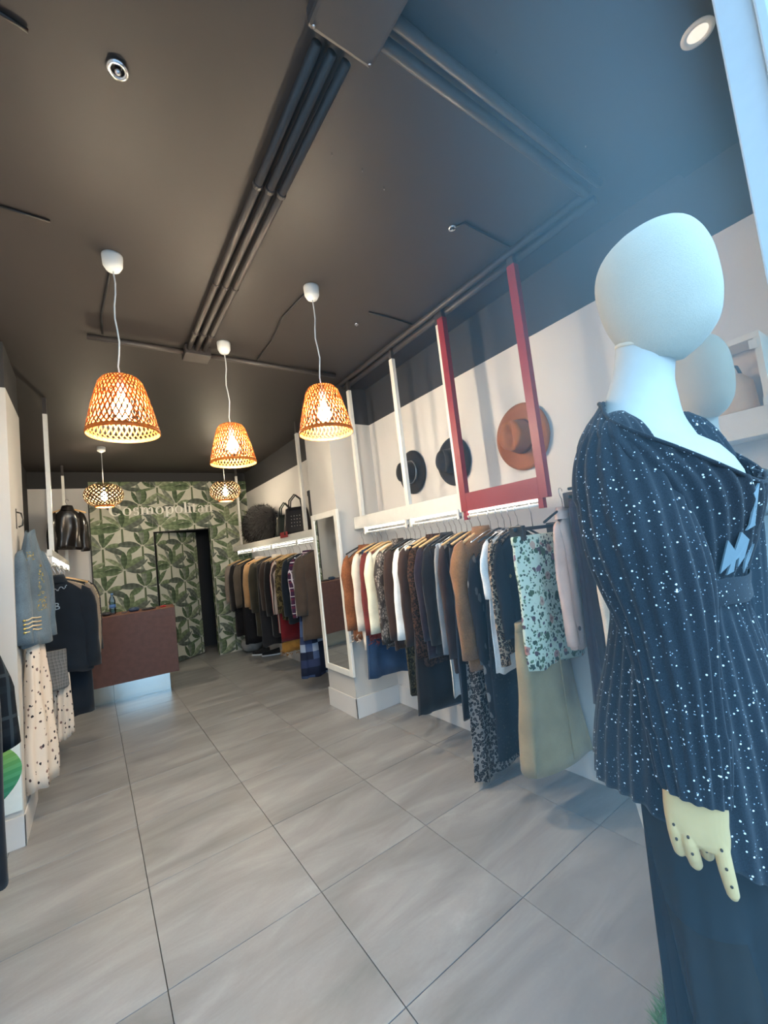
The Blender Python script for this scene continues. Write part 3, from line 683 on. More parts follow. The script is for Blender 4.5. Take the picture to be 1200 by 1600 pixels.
# front right rack: from the pillar towards the window
garment('tweed_jacket', 'rust tweed jacket with fur hem hanging next to the mirror pillar', 'jacket', rust, 1.33, .70, zt=1.46, sl=.62, collar=rust, fur=fur_m, amp=.007, hang='black', **F)
garment('long_cardigan', 'cream long cardigan hanging right behind the rust tweed jacket', 'cardigan', cream_m, 1.16, .64, sl=.62, **F)
garment('rib_sweater', 'burgundy ribbed sweater with fringed hem beside the cream cardigan', 'sweater', burg, 1.035, .72, sl=.64, fur=burg, **F)
garment('denim_skirt', 'long blue denim skirt hanging low beneath the ivory top', 'skirt', denim, 1.10, .40, zt=1.44, hw=.17, hwb=.235, d=.012, db=.03, nf=8, band=denim, hang='black', drop=0, **F)
garment('crepe_top', 'plain ivory crepe top with long straight sleeve beside the snake print blouse', 'top', ivory, .95, .80, sl=.62, slr=(.05, .05), **F)
garment('print_blouse', 'grey snake print blouse with long sleeves on a wooden hanger', 'blouse', snk, .82, .70, sl=.68, collar=snk, slr=(.06, .055), **F)
garment('wool_coat', 'dark brown wool coat between the snake blouse and the white blouse', 'coat', brown, .70, .68, sl=.64, hang='black', **F)
garment('cotton_blouse', 'white cotton blouse with flared sleeve among dark garments', 'blouse', white_c, .595, .78, sl=.62, slr=(.045, .06), hang='wire', **F)
garment('print_trousers', 'olive print trousers hanging low between the denim and black skirts', 'trousers', cam, .652, .36, zt=1.42, hw=.16, hwb=.19, d=.014, legs=True, band=cam, hang='black', **F)
garment('knit_dress', 'dark brown knit dress hanging just beside the dark leopard coat', 'dress', brown, .53, .78, sl=.66, hang='wire', **F)
garment('leopard_coat', 'dark leopard print coat on a wooden hanger near the rack middle', 'coat', leo1, .40, .64, sl=.72, slr=(.06, .05), collar=leo1, d=.03, **F)
garment('long_skirt', 'plain black long skirt reaching low under the leopard coat', 'skirt', black, .47, .29, zt=1.44, hw=.17, hwb=.26, d=.014, db=.035, nf=8, band=black, hang='wood', drop=0, **F)
garment('draped_top', 'dark plum jersey top hanging beside the dark leopard coat', 'top', plum2, .325, .70, sl=.6, d=.018, amp=.003, hang='wood', **F)
garment('wool_blazer', 'black wool blazer hanging between the plum top and grey cardigan', 'blazer', black, .255, .72, sl=.62, d=.018, amp=.003, collar=black, hang='black', **F)
garment('grey_cardigan', 'light grey cardigan with only its narrow sleeve edge showing', 'cardigan', grey, .16, .76, sl=.66, slr=(.04, .04), d=.014, amp=.003, hang='wire', **F)
garment('white_jeans', 'white jeans hanging folded under the grey cardigan', 'jeans', white_c, .205, .45, zt=1.43, hw=.15, hwb=.18, d=.012, legs=True, band=white_c, hang='black', **F)
garment('velvet_shirt', 'brown velvet shirt pressed against the camel jacket', 'shirt', brown, .11, .64, sl=.68, slr=(.045, .042), d=.016, amp=.003, **F)
garment('camel_jacket', 'camel wool jacket with wide collar in the middle of the rack', 'jacket', camel, -.055, .70, zt=1.485, hw=.225, hwb=.235, d=.045, db=.05, sl=.66, slr=(.082, .062), collar=camel, amp=.008, slout=.01, **F)
garment('leather_skirt', 'black leather skirt hanging beneath the camel jacket', 'skirt', leather, .062, .38, zt=1.44, hw=.17, hwb=.225, d=.012, db=.018, nf=5, band=leather, hang='black', drop=0, **F)
garment('leopard_dress', 'long grey leopard dress whose hem almost touches the floor tiles', 'dress', leo2, .018, .05, zt=1.45, hw=.18, hwb=.25, d=.012, db=.045, nf=7, amp=.01, pw=2.2, hang='wood', **F)
garment('chain_dress', 'black dress with grey chain print next to the long leopard dress', 'dress', chain, -.135, .45, zt=1.40, hw=.2, sl=.6, d=.02, hang='wire', **F)
garment('lace_dress', 'long black lace dress hanging behind the khaki skirt', 'dress', lace, -.195, .23, zt=1.46, hw=.19, hwb=.245, d=.012, db=.022, hang='black', **F)
garment('peplum_blouse', 'white blouse with flared peplum hem peeking beside the floral skirt', 'blouse', white_c, -.24, .72, zt=1.47, hw=.2, hwb=.245, d=.012, db=.018, nf=9, amp=.005, pw=2.2, sl=.3, slr=(.05, .05), hang='wire', **F)
garment('leopard_blouse', 'tan leopard blouse with long sleeve beside the gold motif top', 'blouse', leo3, -.285, .80, sl=.66, slr=(.04, .036), d=.013, amp=.003, hang='wire', **F)
garment('brooch_top', 'black top scattered with gold motifs just left of the floral skirt', 'top', goldb, -.335, .86, zt=1.465, hw=.2, d=.014, amp=.003, sl=.5, slr=(.05, .05), hang='black', **F)
t = garment('floral_skirt', 'white and green floral jacquard skirt facing the shop entrance at the rack end', 'skirt', flo, -.43, .735, x=1.885, zt=1.425, hw=.225, hwb=.25, d=.032, db=.05, nf=5, amp=.006, drop=0, band=flo, hang=None)
ch_ = thing('clip_hanger', 'black clip hanger holding the floral jacquard skirt', 'hanger', (1.85, -.43, 1.585))
MB().tube([(1.85, -.43, 1.475), (1.85, -.43, 1.55), (1.836, -.43, 1.575), (1.84, -.43, 1.596), (1.856, -.43, 1.598), (1.866, -.43, 1.58)], .0025, 6).build('hook', chrome, ch_, True)
MB().box(1.67, 2.07, -.438, -.422, 1.455, 1.475).build('bar', black_plastic, ch_, bevel=.003)
for px in (1.71, 2.05): MB().box(px - .014, px + .014, -.474, -.386, 1.405, 1.485).build('clip', black_plastic, ch_, bevel=.004)
t = garment('khaki_skirt', 'long khaki wrap skirt hanging below the floral jacquard skirt', 'skirt', khaki, -.40, .22, x=1.83, zt=.98, hw=.2, hwb=.275, d=.035, db=.075, nf=4, amp=.016, drop=0, hang=None, band=khaki)
MB().box(1.835, 1.838, -.492, -.486, .26, .80).build('wrap_edge', khaki, t)
# pieces on the wall arm nearest the window
arm = thing('rail_arm', 'black wall arm carrying the plum leather dress near the window', 'rail', (XR, -.8, 1.66))
MB().tube([(2.0, -.58, 1.655), (2.0, -1.15, 1.655)], .009, 10).build('rail', black_plastic, arm, True)
for py in (-.7, -1.1): MB().box(2.0, XR - .001, py - .008, py + .008, 1.647, 1.663).build('bracket', black_plastic, arm)
G2 = dict(hgroup='hangers on the black wall arm', hlabel='black clothes hanger on the wall arm near the window', zr=1.652)
garment('pink_blouse', 'pale pink blouse with buttoned sleeve hanging between floral skirt and plum dress', 'blouse', pinkm, -.565, .82, x=1.945, zt=1.53, hw=.095, d=.022, sl=.62, slr=(.045, .042), collar=pinkm, hang='black', **G2)
tag(MB().lathe([(.010, 0), (.012, -.002), (.011, -.005)], 14, (1.865, -.605, .93), 'Y').build('button', plain('horn button', (92, 62, 56), .35)), 'round brown button on the pale pink sleeve', 'button')
garment('leather_dress', 'dark plum leather dress with pleated skirt on a black clip hanger', 'dress', plum, -.645, .55, x=2.0, zt=1.585, hw=.105, hwb=.145, d=.03, db=.045, nf=16, amp=.006, pw=1.6, drop=0, band=plum, hang=None)
ch_ = thing('clip_hanger', 'black clip hanger holding the dark plum leather dress', 'hanger', (2.0, -.645, 1.65))
MB().tube([(2.0, -.645, 1.60), (2.0, -.645, 1.64), (2.0, -.64, 1.668)], .003, 6).build('hook', black_plastic, ch_, True)
MB().box(1.87, 2.12, -.652, -.638, 1.595, 1.612).build('bar', black_plastic, ch_, bevel=.003)
for px in (1.915, 2.085): MB().box(px - .014, px + .014, -.69, -.60, 1.55, 1.63).build('clip', black_plastic, ch_, bevel=.004)
garment('cream_cardigan', 'cream cardigan hanging right against the mannequin sleeve', 'cardigan', cream_m, -.76, .80, x=2.0, zt=1.53, hw=.115, d=.03, sl=.6, slr=(.055, .05), hang='black', **G2)
dots = spots('cream with small dark dots', (222, 210, 200), [(60, 40, 44)], 46, .22, keep=.4)
garment('dotted_blouse', 'cream blouse with small dark dots nearly hidden by the mannequin', 'blouse', dots, -.86, .95, x=2.0, zt=1.53, hw=.12, d=.03, sl=.45, slr=(.055, .05), hang='black', **G2)

# right back rack
BG = 'hangers on the back right rail'; BL = 'small clothes hanger on the lit rail of the far right rack'
K = dict(hgroup=BG, hlabel=BL, zr=1.582, x=RX)
pl_pink = plaid('purple and white plaid', (64, 40, 66), (120, 48, 64), (214, 208, 214), 11)
strp = stripes('red and grey stripes', [(120, 48, 50), (176, 160, 150), (70, 58, 58), (196, 180, 166), (120, 44, 48)], 14, 1)
garment('taupe_dress', 'taupe jersey dress hanging at the far end by the papered wall', 'dress', beige, 5.2, .70, sl=.6, **K)
garment('black_coat', 'long black coat at the far end of the back rack', 'coat', black, 4.95, .33, d=.06, sl=.7, hang='black', **K)
garment('grey_coat', 'slim grey brown coat between two black garments on the back rack', 'coat', cloth('grey brown wool', (84, 76, 68)), 4.68, .8, d=.03, sl=.64, **K)
garment('black_dress', 'long black dress with small sequins on the far rack', 'dress', spots('black sequins', (26, 26, 30), [(110, 112, 120)], 40, .12, keep=.15), 4.48, .25, d=.06, hang='black', **K)
garment('suede_jacket', 'tan suede jacket with furry cuffs on the far rack', 'jacket', tan, 4.2, .8, d=.05, sl=.6, collar=fur_m, cuffmat=fur_m, **K)
garment('olive_coat', 'dark olive coat between the suede jacket and the blazer', 'coat', olive, 3.95, .42, d=.05, sl=.66, **K)
garment('black_long_dress', 'plain black long dress beside the dark olive coat', 'dress', black2, 3.75, .31, d=.04, hang='black', **K)
garment('brown_blazer', 'dark brown blazer with cream lapel on the far rack', 'blazer', cloth('umber wool', (56, 46, 42)), 3.5, .84, d=.05, sl=.6, collar=cream_m, **K)
garment('black_velvet_coat', 'black coat directly in front of the striped dress', 'coat', black, 3.33, .5, d=.05, sl=.66, **K)
garment('striped_dress', 'long red and grey striped dress on the far rack', 'dress', strp, 3.1, .55, d=.045, sl=.62, slmat=strp, **K)
garment('camo_shirt', 'olive camouflage shirt next to the striped dress', 'shirt', camo('camouflage', [(44, 38, 28), (96, 84, 54), (64, 56, 40), (120, 104, 72)], 16), 2.92, .74, d=.04, sl=.6, **K)
garment('velvet_dress', 'dark red velvet dress showing below the camouflage shirt', 'dress', red_c, 3.01, .47, zt=1.44, d=.02, hang='wood', **K)
garment('fur_skirt', 'mustard furry skirt hung low below the dark red dress', 'skirt', must, 3.05, .33, zt=1.4, hw=.18, hwb=.21, d=.012, db=.05, pw=2.5, hang='black', drop=0, fur=must, **K)
garment('navy_shirt', 'dark navy shirt between camouflage and plaid shirts', 'shirt', navy, 2.73, .72, d=.04, sl=.62, hang='wire', **K)
garment('plaid_shirt', 'purple plaid shirt with white checks beside the brown overcoat', 'shirt', pl_pink, 2.53, .82, d=.035, sl=.62, collar=pl_pink, hang='wire', **K)
garment('overcoat', 'brown grey overcoat with turned cream cuff nearest the mirror', 'coat', cloth('brown grey wool', (74, 62, 54)), 2.3, .58, zt=1.5, hw=.225, d=.07, db=.09, sl=.6, slr=(.075, .06), cuffmat=cream_m, hang='black', **K)
garment('patchwork_skirt', 'long blue patchwork skirt under the brown overcoat', 'skirt', patchwork('blue patchwork'), 2.41, .19, zt=1.4, hw=.18, hwb=.25, d=.02, db=.07, nf=8, amp=.012, hang='black', drop=0, **K)

# left rack
LG = 'hangers on the left rail'; LL = 'clothes hanger on the lit left rail'
Q = dict(hgroup=LG, hlabel=LL, zr=1.602)
blk_sq = navy
sw = garment('sweatshirt', 'black sweatshirt with silver letters facing out at the left rail end', 'sweatshirt', navy, 2.42, .76, x=-.385, zt=1.495, hw=.20, hwb=.215, d=.045, db=.055, sl=.64, slr=(.065, .055), drop=.15, collar=navy, hang='black', **Q)
sil = plain('silver foil print', (176, 180, 182), .3, .6, .1)
def seg_text(parent, name, segs, x, z, s, y, th=.006):
    mb = MB()
    for (a, b), (c, d_) in segs:
        dx, dz = c - a, d_ - b; L = math.hypot(dx, dz); nx, nz = -dz / L * th / 2, dx / L * th / 2
        q = [(x + a * s + nx, z + b * s + nz), (x + c * s + nx, z + d_ * s + nz), (x + c * s - nx, z + d_ * s - nz), (x + a * s - nx, z + b * s - nz)]
        mb.prism(q, lambda p, r: (p, y, r), lambda p, r: (p, y - .004, r))
    return mb.build(name, sil, parent)
YS = [((0, 1), (.3, .5)), ((.6, 1), (.3, .5)), ((.3, .5), (.3, 0)), ((.85, 0), (.85, 1)), ((.85, 1), (1.25, .9)), ((1.25, .9), (1.25, .6)), ((1.25, .6), (.85, .52)), ((.85, .52), (1.35, .4)), ((1.35, .4), (1.35, .1)), ((1.35, .1), (.85, 0))]
seg_text(sw, 'letters', YS, -.435, 1.255, .05, 2.362, .007)
rh = MB(); rr_ = random.Random(9)
for k in range(26): rh.lathe([(.004, 0), (.003, -.004)], 6, (-.44 + .005 * k + rr_.uniform(-.003, .003), 2.363, 1.395 + .010 * sin(k * .8) + .0012 * k), 'Y')
o_r = rh.build('rhinestones', sil, sw); o_r['kind'] = 'stuff'
garment('black_long_skirt', 'long black skirt hanging behind the lettered sweatshirt', 'skirt', navy, 2.62, .36, x=-.36, zt=1.3, hw=.155, hwb=.175, d=.04, db=.06, hang=None, drop=0)
garment('check_shorts', 'grey checked shorts showing below the lettered sweatshirt', 'shorts', plaid('grey micro check', (112, 112, 112), (84, 84, 86), (134, 134, 134), 40), 2.33, .66, x=-.45, zt=.95, hw=.11, d=.035, hang=None, drop=0)
spot_m = spots('cream with dark motifs', (214, 198, 182), [(56, 48, 52), (80, 66, 66), (48, 44, 48), (120, 96, 92)], 36, .27, (1, 1, .8), .75)
garment('pleated_skirt', 'cream pleated skirt with dark motifs hanging below the grey shorts', 'skirt', spot_m, 2.4, .27, x=-.385, zt=.88, hw=.055, hwb=.065, d=.03, db=.045, nf=12, amp=.008, hang=None, drop=0)
garment('taupe_cardigan', 'taupe cardigan with hanging sleeve beside the lettered sweatshirt', 'cardigan', beige, 2.62, .85, x=-.37, zt=1.48, hw=.2, d=.035, sl=.64, slr=(.05, .04), **Q)
garment('beige_coat', 'beige coat sleeve hanging between taupe cardigan and plaid shirt', 'coat', cloth('beige wool', (160, 144, 126)), 2.85, .8, x=-.37, zt=1.48, hw=.21, d=.04, sl=.62, **Q)
garment('plaid_jacket', 'cream plaid jacket on the left rail near the counter', 'jacket', plaid('cream plaid', (206, 188, 160), (150, 128, 108), (60, 48, 50), 14), 3.1, .88, x=-.37, zt=1.48, hw=.215, d=.045, sl=.52, **Q)
garment('dark_coat', 'dark coat nearest the counter on the left rail', 'coat', navy, 3.35, .65, x=-.36, zt=1.48, hw=.22, d=.05, sl=.66, hang='black', **Q)
# denim jacket and motif skirt on the side of the left pillar
hk = thing('wall_hook', 'dark metal hook on the left pillar holding the denim jacket', 'hook', (-.525, 1.72, 1.9))
MB().tube([(-.53, 1.72, 1.95), (-.505, 1.72, 1.94), (-.495, 1.72, 1.90), (-.50, 1.72, 1.86), (-.52, 1.72, 1.85)], .005, 8).build('hook', plain('dark metal', (70, 66, 62), .35, .8, .05), hk, True)
MB().box(-.53, -.526, 1.705, 1.735, 1.84, 1.97).build('plate', MATS['dark metal'], hk)
dj = garment('denim_jacket', 'light denim jacket with gold studded front hung on the left pillar', 'jacket', denim_l, 1.72, 1.10, x=-.463, zt=1.83, hw=.15, hwb=.15, d=.04, db=.062, sl=.56, slr=(.045, .045), collar=None, rotz=radians(72), drop=.26, amp=.008, taper=lambda t: (.30 + .70 * min(1, t * 2.6)) * (1 - .12 * max(0, t - .6)), hang=None, cls=1)
gold = plain('gold studs', (206, 176, 104), .25, .9, .1)
mb = MB(); rr_ = random.Random(4)
from mathutils.bvhtree import BVHTree
djb = [c for c in dj.children if c.name.startswith(('body', 'sleeve'))]
def on_jacket(px, pz):     # the point on the near side of the hung jacket at this place
    best = None
    for c in djb:
        o3 = Vector(ORG[c.name]); tr = BVHTree.FromPolygons([v.co + o3 for v in c.data.vertices], [tuple(p.vertices) for p in c.data.polygons])
        h = tr.ray_cast(Vector((px, 1.2, pz)), Vector((0, 1, 0)))
        if h[0] and (best is None or h[0].y < best.y): best = h[0]
    return best
def stud(p, r):
    if p: mb.lathe([(r, .002), (r * .8, -.002), (r * .3, -.004)], 7, tuple(p), 'Y')
for k in range(95):
    u = rr_.random(); z = 1.60 - .30 * u; wv = .004 + .02 * u; stud(on_jacket(-.418 + rr_.uniform(-wv, wv), z), .0042)
for k in range(16): stud(on_jacket(-.462 + rr_.uniform(-.015, .015), 1.655 + rr_.uniform(-.03, .03)), .0045)
o_ = mb.build('studs', gold, dj); o_['kind'] = 'stuff'
for k in range(4):
    pts = [on_jacket(px, 1.262 - .024 * k + .006 * sin(px * 120)) for px in (-.492, -.475, -.458, -.441, -.424)]
    pts = [p + Vector((0, -.004, 0)) for p in pts if p]
    if len(pts) > 2: MB().tube(pts, .0045, 6).build('braid', plain('cream braid', (206, 186, 150), .6), dj, True); MB().lathe([(.008, .0), (.007, -.006), (.003, -.008)], 10, tuple(pts[0]), 'Y').build('stud', gold, dj)
ms = garment('motif_skirt', 'long cream skirt with small dark motifs below the denim jacket', 'skirt', spot_m, 1.72, .24, x=-.462, zt=1.14, hw=.075, hwb=.135, d=.032, db=.062, nf=7, amp=.008, rotz=radians(70), hang=None, drop=0)
# near left rack, cut by the frame
lr = thing('clothes_rail', 'short dark rail carrying black clothes in front of the left pillar', 'rail', (-.75, .9, 1.55))
MB().tube([(-.75, .55, 1.55), (-.75, 1.49, 1.55)], .01, 10).build('rail', pipe_m, lr, True)
MB().box(-1.05, -.745, .58, .60, 1.54, 1.56).build('bracket', pipe_m, lr)
ct = garment('black_plaid_coat', 'black coat with faint plaid and white price tag at the left edge', 'coat', plaid('dark plaid', (22, 27, 33), (30, 37, 43), (46, 54, 60), 5), 1.0, .70, x=-.76, zt=1.44, hw=.27, hwb=.29, d=.06, db=.08, taper=lambda t: .55 + .45 * min(1, t * 1.7), drop=.16, hang='black', hgroup='hangers on the near left rail', hlabel='black hanger on the short dark rail at the left edge', zr=1.545)
MB().box(-.60, -.545, .915, .917, .80, .90).build('price_tag', white_plastic, ct)
garment('wide_trousers', 'black wide trousers reaching almost to the floor at the left edge', 'trousers', navy, .88, .17, x=-.735, zt=1.15, hw=.2, hwb=.22, d=.04, db=.06, legs=True, hang=None)
# leaf poster on the front of the left pillar
po = thing('poster', 'white poster with large green watercolour leaf on the left pillar', 'poster', (-.75, 1.494, .3))
MB().box(-1.0, -.535, 1.492, 1.4995, .20, .72).build('board', plain('poster white', (226, 234, 232), .6, 0, .02), po)
mb = MB(); cs = []; g0, g1, g2 = (150, 186, 92), (84, 160, 110), (40, 120, 108); n = 16
for i in range(n):
    for s_ in (-1, 1):
        def P(t, side, f): 
            zc = .22 + .36 * t; xc = -.69 + .05 * sin(t * 1.6); wv = .125 * sin(pi * min(.999, t * .96 + .03)) ** .8
            return (xc + side * wv * f, 1.4915, zc + .02 * f)
        for f0, f1 in ((0, .5), (.5, 1)):
            o = len(mb.v); mb.v += [P(i / n, s_, f0), P(i / n, s_, f1), P((i + 1) / n, s_, f1), P((i + 1) / n, s_, f0)]; mb.f.append((o, o + 1, o + 2, o + 3))
            t = i / n; a, b_ = (g2, g1) if t < .5 else (g1, g0); k = (t * 2) % 1; c = [a[q] * (1 - k) + b_[q] * k + (8 if i % 2 else -6) for q in range(3)]; cs.append(lin(*c))
o = len(mb.v); mb.v += [(-.712, 1.491, .20), (-.704, 1.491, .20), (-.642, 1.491, .56), (-.647, 1.491, .56)]; mb.f.append((o, o + 1, o + 2, o + 3)); cs.append(lin(36, 104, 92))
mb.build('leaf_print', MATS.get('leaf print'), po, cols=cs, fixn=False)
# jacket hanging from the back left frame
lj = garment('leather_jacket', 'glossy black leather jacket hanging high beside the back left post', 'jacket', plain('patent leather', (30, 28, 28), .22, 0, .1), 4.72, 1.86, x=-.36, zt=2.38, hw=.15, hwb=.15, d=.06, db=.07, sl=.5, slr=(.06, .05), collar=plain('patent leather', (30, 28, 28)), amp=.012, hang='wood', hgroup='hanger of the leather jacket', hlabel='pale hanger above the glossy black leather jacket', zr=2.48)

# ------------------------------------------------------------------ counter and the things on it
ca = math.atan2(-.08, .78)
ct = thing('shop_counter', 'brown laminate shop counter with a mirrored steel plinth', 'counter', (.67, 3.98, 0)); ct.rotation_euler = (0, 0, ca)
def cb(nm, m, x0, x1, y0, y1, z0, z1, bev=.002):
    o = MB().box(x0, x1, y0, y1, z0, z1).build(nm, m, None, bevel=bev); o.parent = ct; return o
cb('front_panel', brown_wood, -.98, 0, 0, .025, .225, 1.0); cb('side_panel', brown_wood, -.025, 0, .025, .55, .225, 1.0); cb('side_panel', brown_wood, -.98, -.955, .025, .55, .225, 1.0)
cb('worktop', brown_wood, -.955, -.025, .025, .55, .972, .998); cb('plinth', steel, -.93, -.10, .13, .45, 0, .225, .001)
cb('plinth_joint', plain('joint grey metal', (150, 156, 156), .3, .8), -.69, -.686, .128, .131, 0, .225, 0)  # slim grey metal joint line on the plinth front
def on_counter(u, v): return (.67 + u * cos(ca) - v * sin(ca), 3.98 + u * sin(ca) + v * cos(ca))
bx, by = on_counter(-.665, .32)
bt = thing('water_bottle', 'clear blue plastic water bottle on the brown counter', 'bottle', (bx, by, .998))
bp = glass('blue bottle plastic', (.62, .78, .95, 1)); k_ = MATS['blue bottle plastic']
MB().lathe([(.028, .001), (.034, .008), (.034, .05), (.031, .06), (.034, .07), (.034, .12), (.031, .13), (.034, .14), (.033, .17), (.024, .205), (.013, .225), (.013, .24)], 20, (bx, by, .998)).build('body', bp, bt, True)
MB().lathe([(.0335, .08), (.0348, .082), (.0348, .118), (.0335, .12)], 20, (bx, by, .998), capA=False, capB=False).build('label_band', plain('blue label', (70, 112, 170), .5), bt, True)
MB().lathe([(.0145, .238), (.0145, .254), (.012, .256)], 16, (bx, by, .998)).build('cap', plain('blue cap', (90, 140, 200), .4), bt, True)
def pouch(name, lab, cat, u, v, sx_, sy_, sz_, m, strap=False):
    px, py = on_counter(u, v); t = thing(name, lab, cat, (px, py, .998)); rg = []
    for i in range(7):
        a = -pi / 2 + pi * i / 6; r = max(.08, cos(a) ** .5)
        rg.append([(px + sx_ * r * math.copysign(abs(cos(q)) ** .7, cos(q)), py + sy_ * r * math.copysign(abs(sin(q)) ** .7, sin(q)), .998 + sz_ * (1 + sin(a)) / 2 + .004 * sin(3 * q) * (i > 3)) for q in [2 * pi * j / 20 for j in range(20)]])
    MB().quadgrid(rg, True, True, True).build('body', m, t, True)
    if strap: MB().tube([(px - sx_, py, .998 + sz_ * .5), (px - sx_ * 1.5, py - .02, 1.004), (px - sx_ * 2.2, py, 1.004)], .005, 6).build('strap', m, t, True)
    return t
pouch('black_pouch', 'small black pouch beside the water bottle on the counter', 'pouch', -.72, .2, .05, .04, .045, leather)
pouch('sunglasses_case', 'rounded blue black case on the middle of the counter', 'case', -.44, .27, .06, .04, .05, plain('blue case', (36, 58, 84), .4), True)
pouch('dark_wallet', 'flat black wallet lying on the counter right of the case', 'wallet', -.28, .22, .08, .05, .022, leather)
pouch('red_keyring', 'small red keyring purse at the right end of the counter', 'purse', -.12, .25, .035, .03, .02, plain('red felt', (160, 44, 44), .8))

# ------------------------------------------------------------------ mirror on the pillar
mi = thing('wall_mirror', 'tall white framed mirror leaning on the side of the white pillar', 'mirror', (1.655, 1.66, .35))
y0, y1, z0, z1 = 1.40, 1.92, .36, 1.83; fw = .055
MB().box(1.640, 1.668, y0, y0 + fw, z0, z1).build('frame_side', white_metal, mi, bevel=.004); MB().box(1.640, 1.668, y1 - fw, y1, z0, z1).build('frame_side', white_metal, mi, bevel=.004)
MB().box(1.640, 1.668, y0 + fw, y1 - fw, z1 - fw, z1).build('frame_top', white_metal, mi, bevel=.004); MB().box(1.640, 1.668, y0 + fw, y1 - fw, z0, z0 + fw).build('frame_bottom', white_metal, mi, bevel=.004)
MB().box(1.648, 1.660, y0 + fw, y1 - fw, z0 + fw, z1 - fw).build('mirror_glass', mirror_m, mi)

# ------------------------------------------------------------------ hats on the wall
def hat(lab, y, z, R, m, band, pinch=True, crown=.11, rc=.085):
    t = thing('wall_hat', lab, 'hat', (XR, y, z)); N = 48
    def ring(r, h, w_=0.0, e_=1.12): return [(XR - .012 - h - w_ * (cos(2 * pi * k / N) ** 2), y + r * cos(2 * pi * k / N), z + r * e_ * sin(2 * pi * k / N)) for k in range(N)]
    mb = MB(); mb.quadgrid([ring(R - .002, -.004), ring(R, .0), ring(R, .006, .014), ring(R - .02, .008, .012), ring(rc + .012, .012), ring(rc, .018), ring(rc, -.002), ring(R - .02, -.004)], True, False, False); mb.build('brim', m, t, True)
    rg = []
    for i in range(9):
        u = i / 8; h = .016 + crown * min(1, u * 1.6); r = rc * (1 - .14 * min(1, u * 1.6)) if u < .65 else rc * .86 * (1 - (u - .65) / .35 * .97)
        rr = []
        for k in range(N):
            a = 2 * pi * k / N; hh = h
            if pinch and u > .5: hh -= .03 * math.exp(-((r * cos(a)) / .022) ** 2) * min(1, (u - .5) * 3)
            rx = r * (1 - (.16 * max(0, sin(a)) * u if pinch else 0) * abs(cos(a)))
            rr.append((XR - .012 - hh, y + rx * cos(a), z + r * 1.12 * sin(a)))
        rg.append(rr)
    cr_ = MB().quadgrid(rg, True, False, True).build('crown', m, t, True)
    MB().quadgrid([ring(rc + .001, .018), ring(rc + .003, .02), ring(rc * .985 + .003, .038), ring(rc * .98 + .001, .04)], True).build('hat_band', band, cr_, True)
feltb = cloth('black felt', (40, 40, 42), noise=.08); feltc = cloth('cognac felt', (150, 94, 56), noise=.1)
hat('black felt hat with silver ringed band behind the white post', .85, 2.05, .165, feltb, plain('silver band', (170, 170, 172), .3, .8))
hat('plain black felt hat behind the post of the red frame', .355, 2.03, .165, feltb, plain('black band', (22, 22, 24), .5))
hat('cognac brown felt hat inside the dark red frame', -.262, 2.045, .19, feltc, plain('cognac band', (122, 70, 38), .6), True, .12, .095)

# ------------------------------------------------------------------ bags on the back shelf
fc = thing('fur_bag', 'big black fluffy fur bundle at the far end of the back shelf', 'bag', (1.97, 4.5, 1.725))
rg = []; rr_ = random.Random(2)
for i in range(10):
    a = -pi / 2 + pi * i / 9; r = max(.1, cos(a) ** .6)
    rg.append([(1.975 + .15 * r * cos(q), 4.45 + .62 * r * sin(q) * (1 + .1 * sin(3 * q)), 1.725 + .27 * (1 + sin(a)) + .03 * sin(2 * q + i)) for q in [2 * pi * j / 24 for j in range(24)]])
MB().quadgrid(rg, True, True, True).build('body', black, fc, True)
mb = MB()
for k in range(1600):
    u = rr_.uniform(-1, 1); q = rr_.uniform(0, 2 * pi); r = math.sqrt(1 - u * u) ** .7
    p = Vector((1.975 + .15 * r * cos(q), 4.45 + .62 * r * sin(q), 1.725 + .27 * (1 + u))); nrm = Vector((cos(q) * r, sin(q) * r * .5, u)).normalized()
    e_ = p + nrm * .06 + Vector((rr_.uniform(-.02, .02), rr_.uniform(-.03, .03), rr_.uniform(-.05, .0))); s_ = nrm.orthogonal().normalized() * .006
    if e_.x > XR - .005: e_.x = XR - .005
    if e_.z < 1.73: e_.z = 1.73
    o = len(mb.v); mb.v += [tuple(p - s_), tuple(p + s_), tuple(e_)]; mb.f.append((o, o + 1, o + 2))
f_ = mb.build('fur', black, fc, fixn=False); f_['kind'] = 'stuff'
tag(box('price_card', white_plastic, 1.92, 1.99, 4.85, 4.87, 2.2, 2.27), 'white card sticking up behind the black fur bundle', 'card') if False else None
def handbag(lab, y, L, H, m, detail=None, x=1.97):
    t = thing('handbag', lab, 'bag', (x, y, 1.725)); t.rotation_euler = (0, 0, radians(46)); rg = []
    for i in range(9):
        u = i / 8; hw = L / 2 * (1 - .22 * u ** 1.5); d = .07 * (1 - .55 * u)
        rg.append([(x + d * math.copysign(abs(cos(q)) ** .6, cos(q)), y + hw * math.copysign(abs(sin(q)) ** .5, sin(q)), 1.725 + H * u + .012 * (u > .9) * cos(2 * q)) for q in [2 * pi * j / 28 for j in range(28)]])
    bo = MB().quadgrid(rg, True, True, True).build('body', m, t, True)
    for dx in (-.03, .03): MB().tube([(x + dx, y - L * .25, 1.725 + H - .03), (x + dx, y - L * .2, 1.725 + H + .1), (x + dx, y, 1.725 + H + .17), (x + dx, y + L * .2, 1.725 + H + .1), (x + dx, y + L * .25, 1.725 + H - .03)], .009, 8).build('handle', m, t, True)
    if detail:
        mb = MB()
        for k in range(16): mb.lathe([(.007, 0), (.005, -.006)], 8, (x - .064 + .02 * (k // 4) / 4, y + L * (-.16 + .1 * (k % 4)), 1.725 + H * (.3 + .13 * (k // 4))), 'X')
        o = mb.build('studs', detail, t); o['kind'] = 'stuff'
    return t
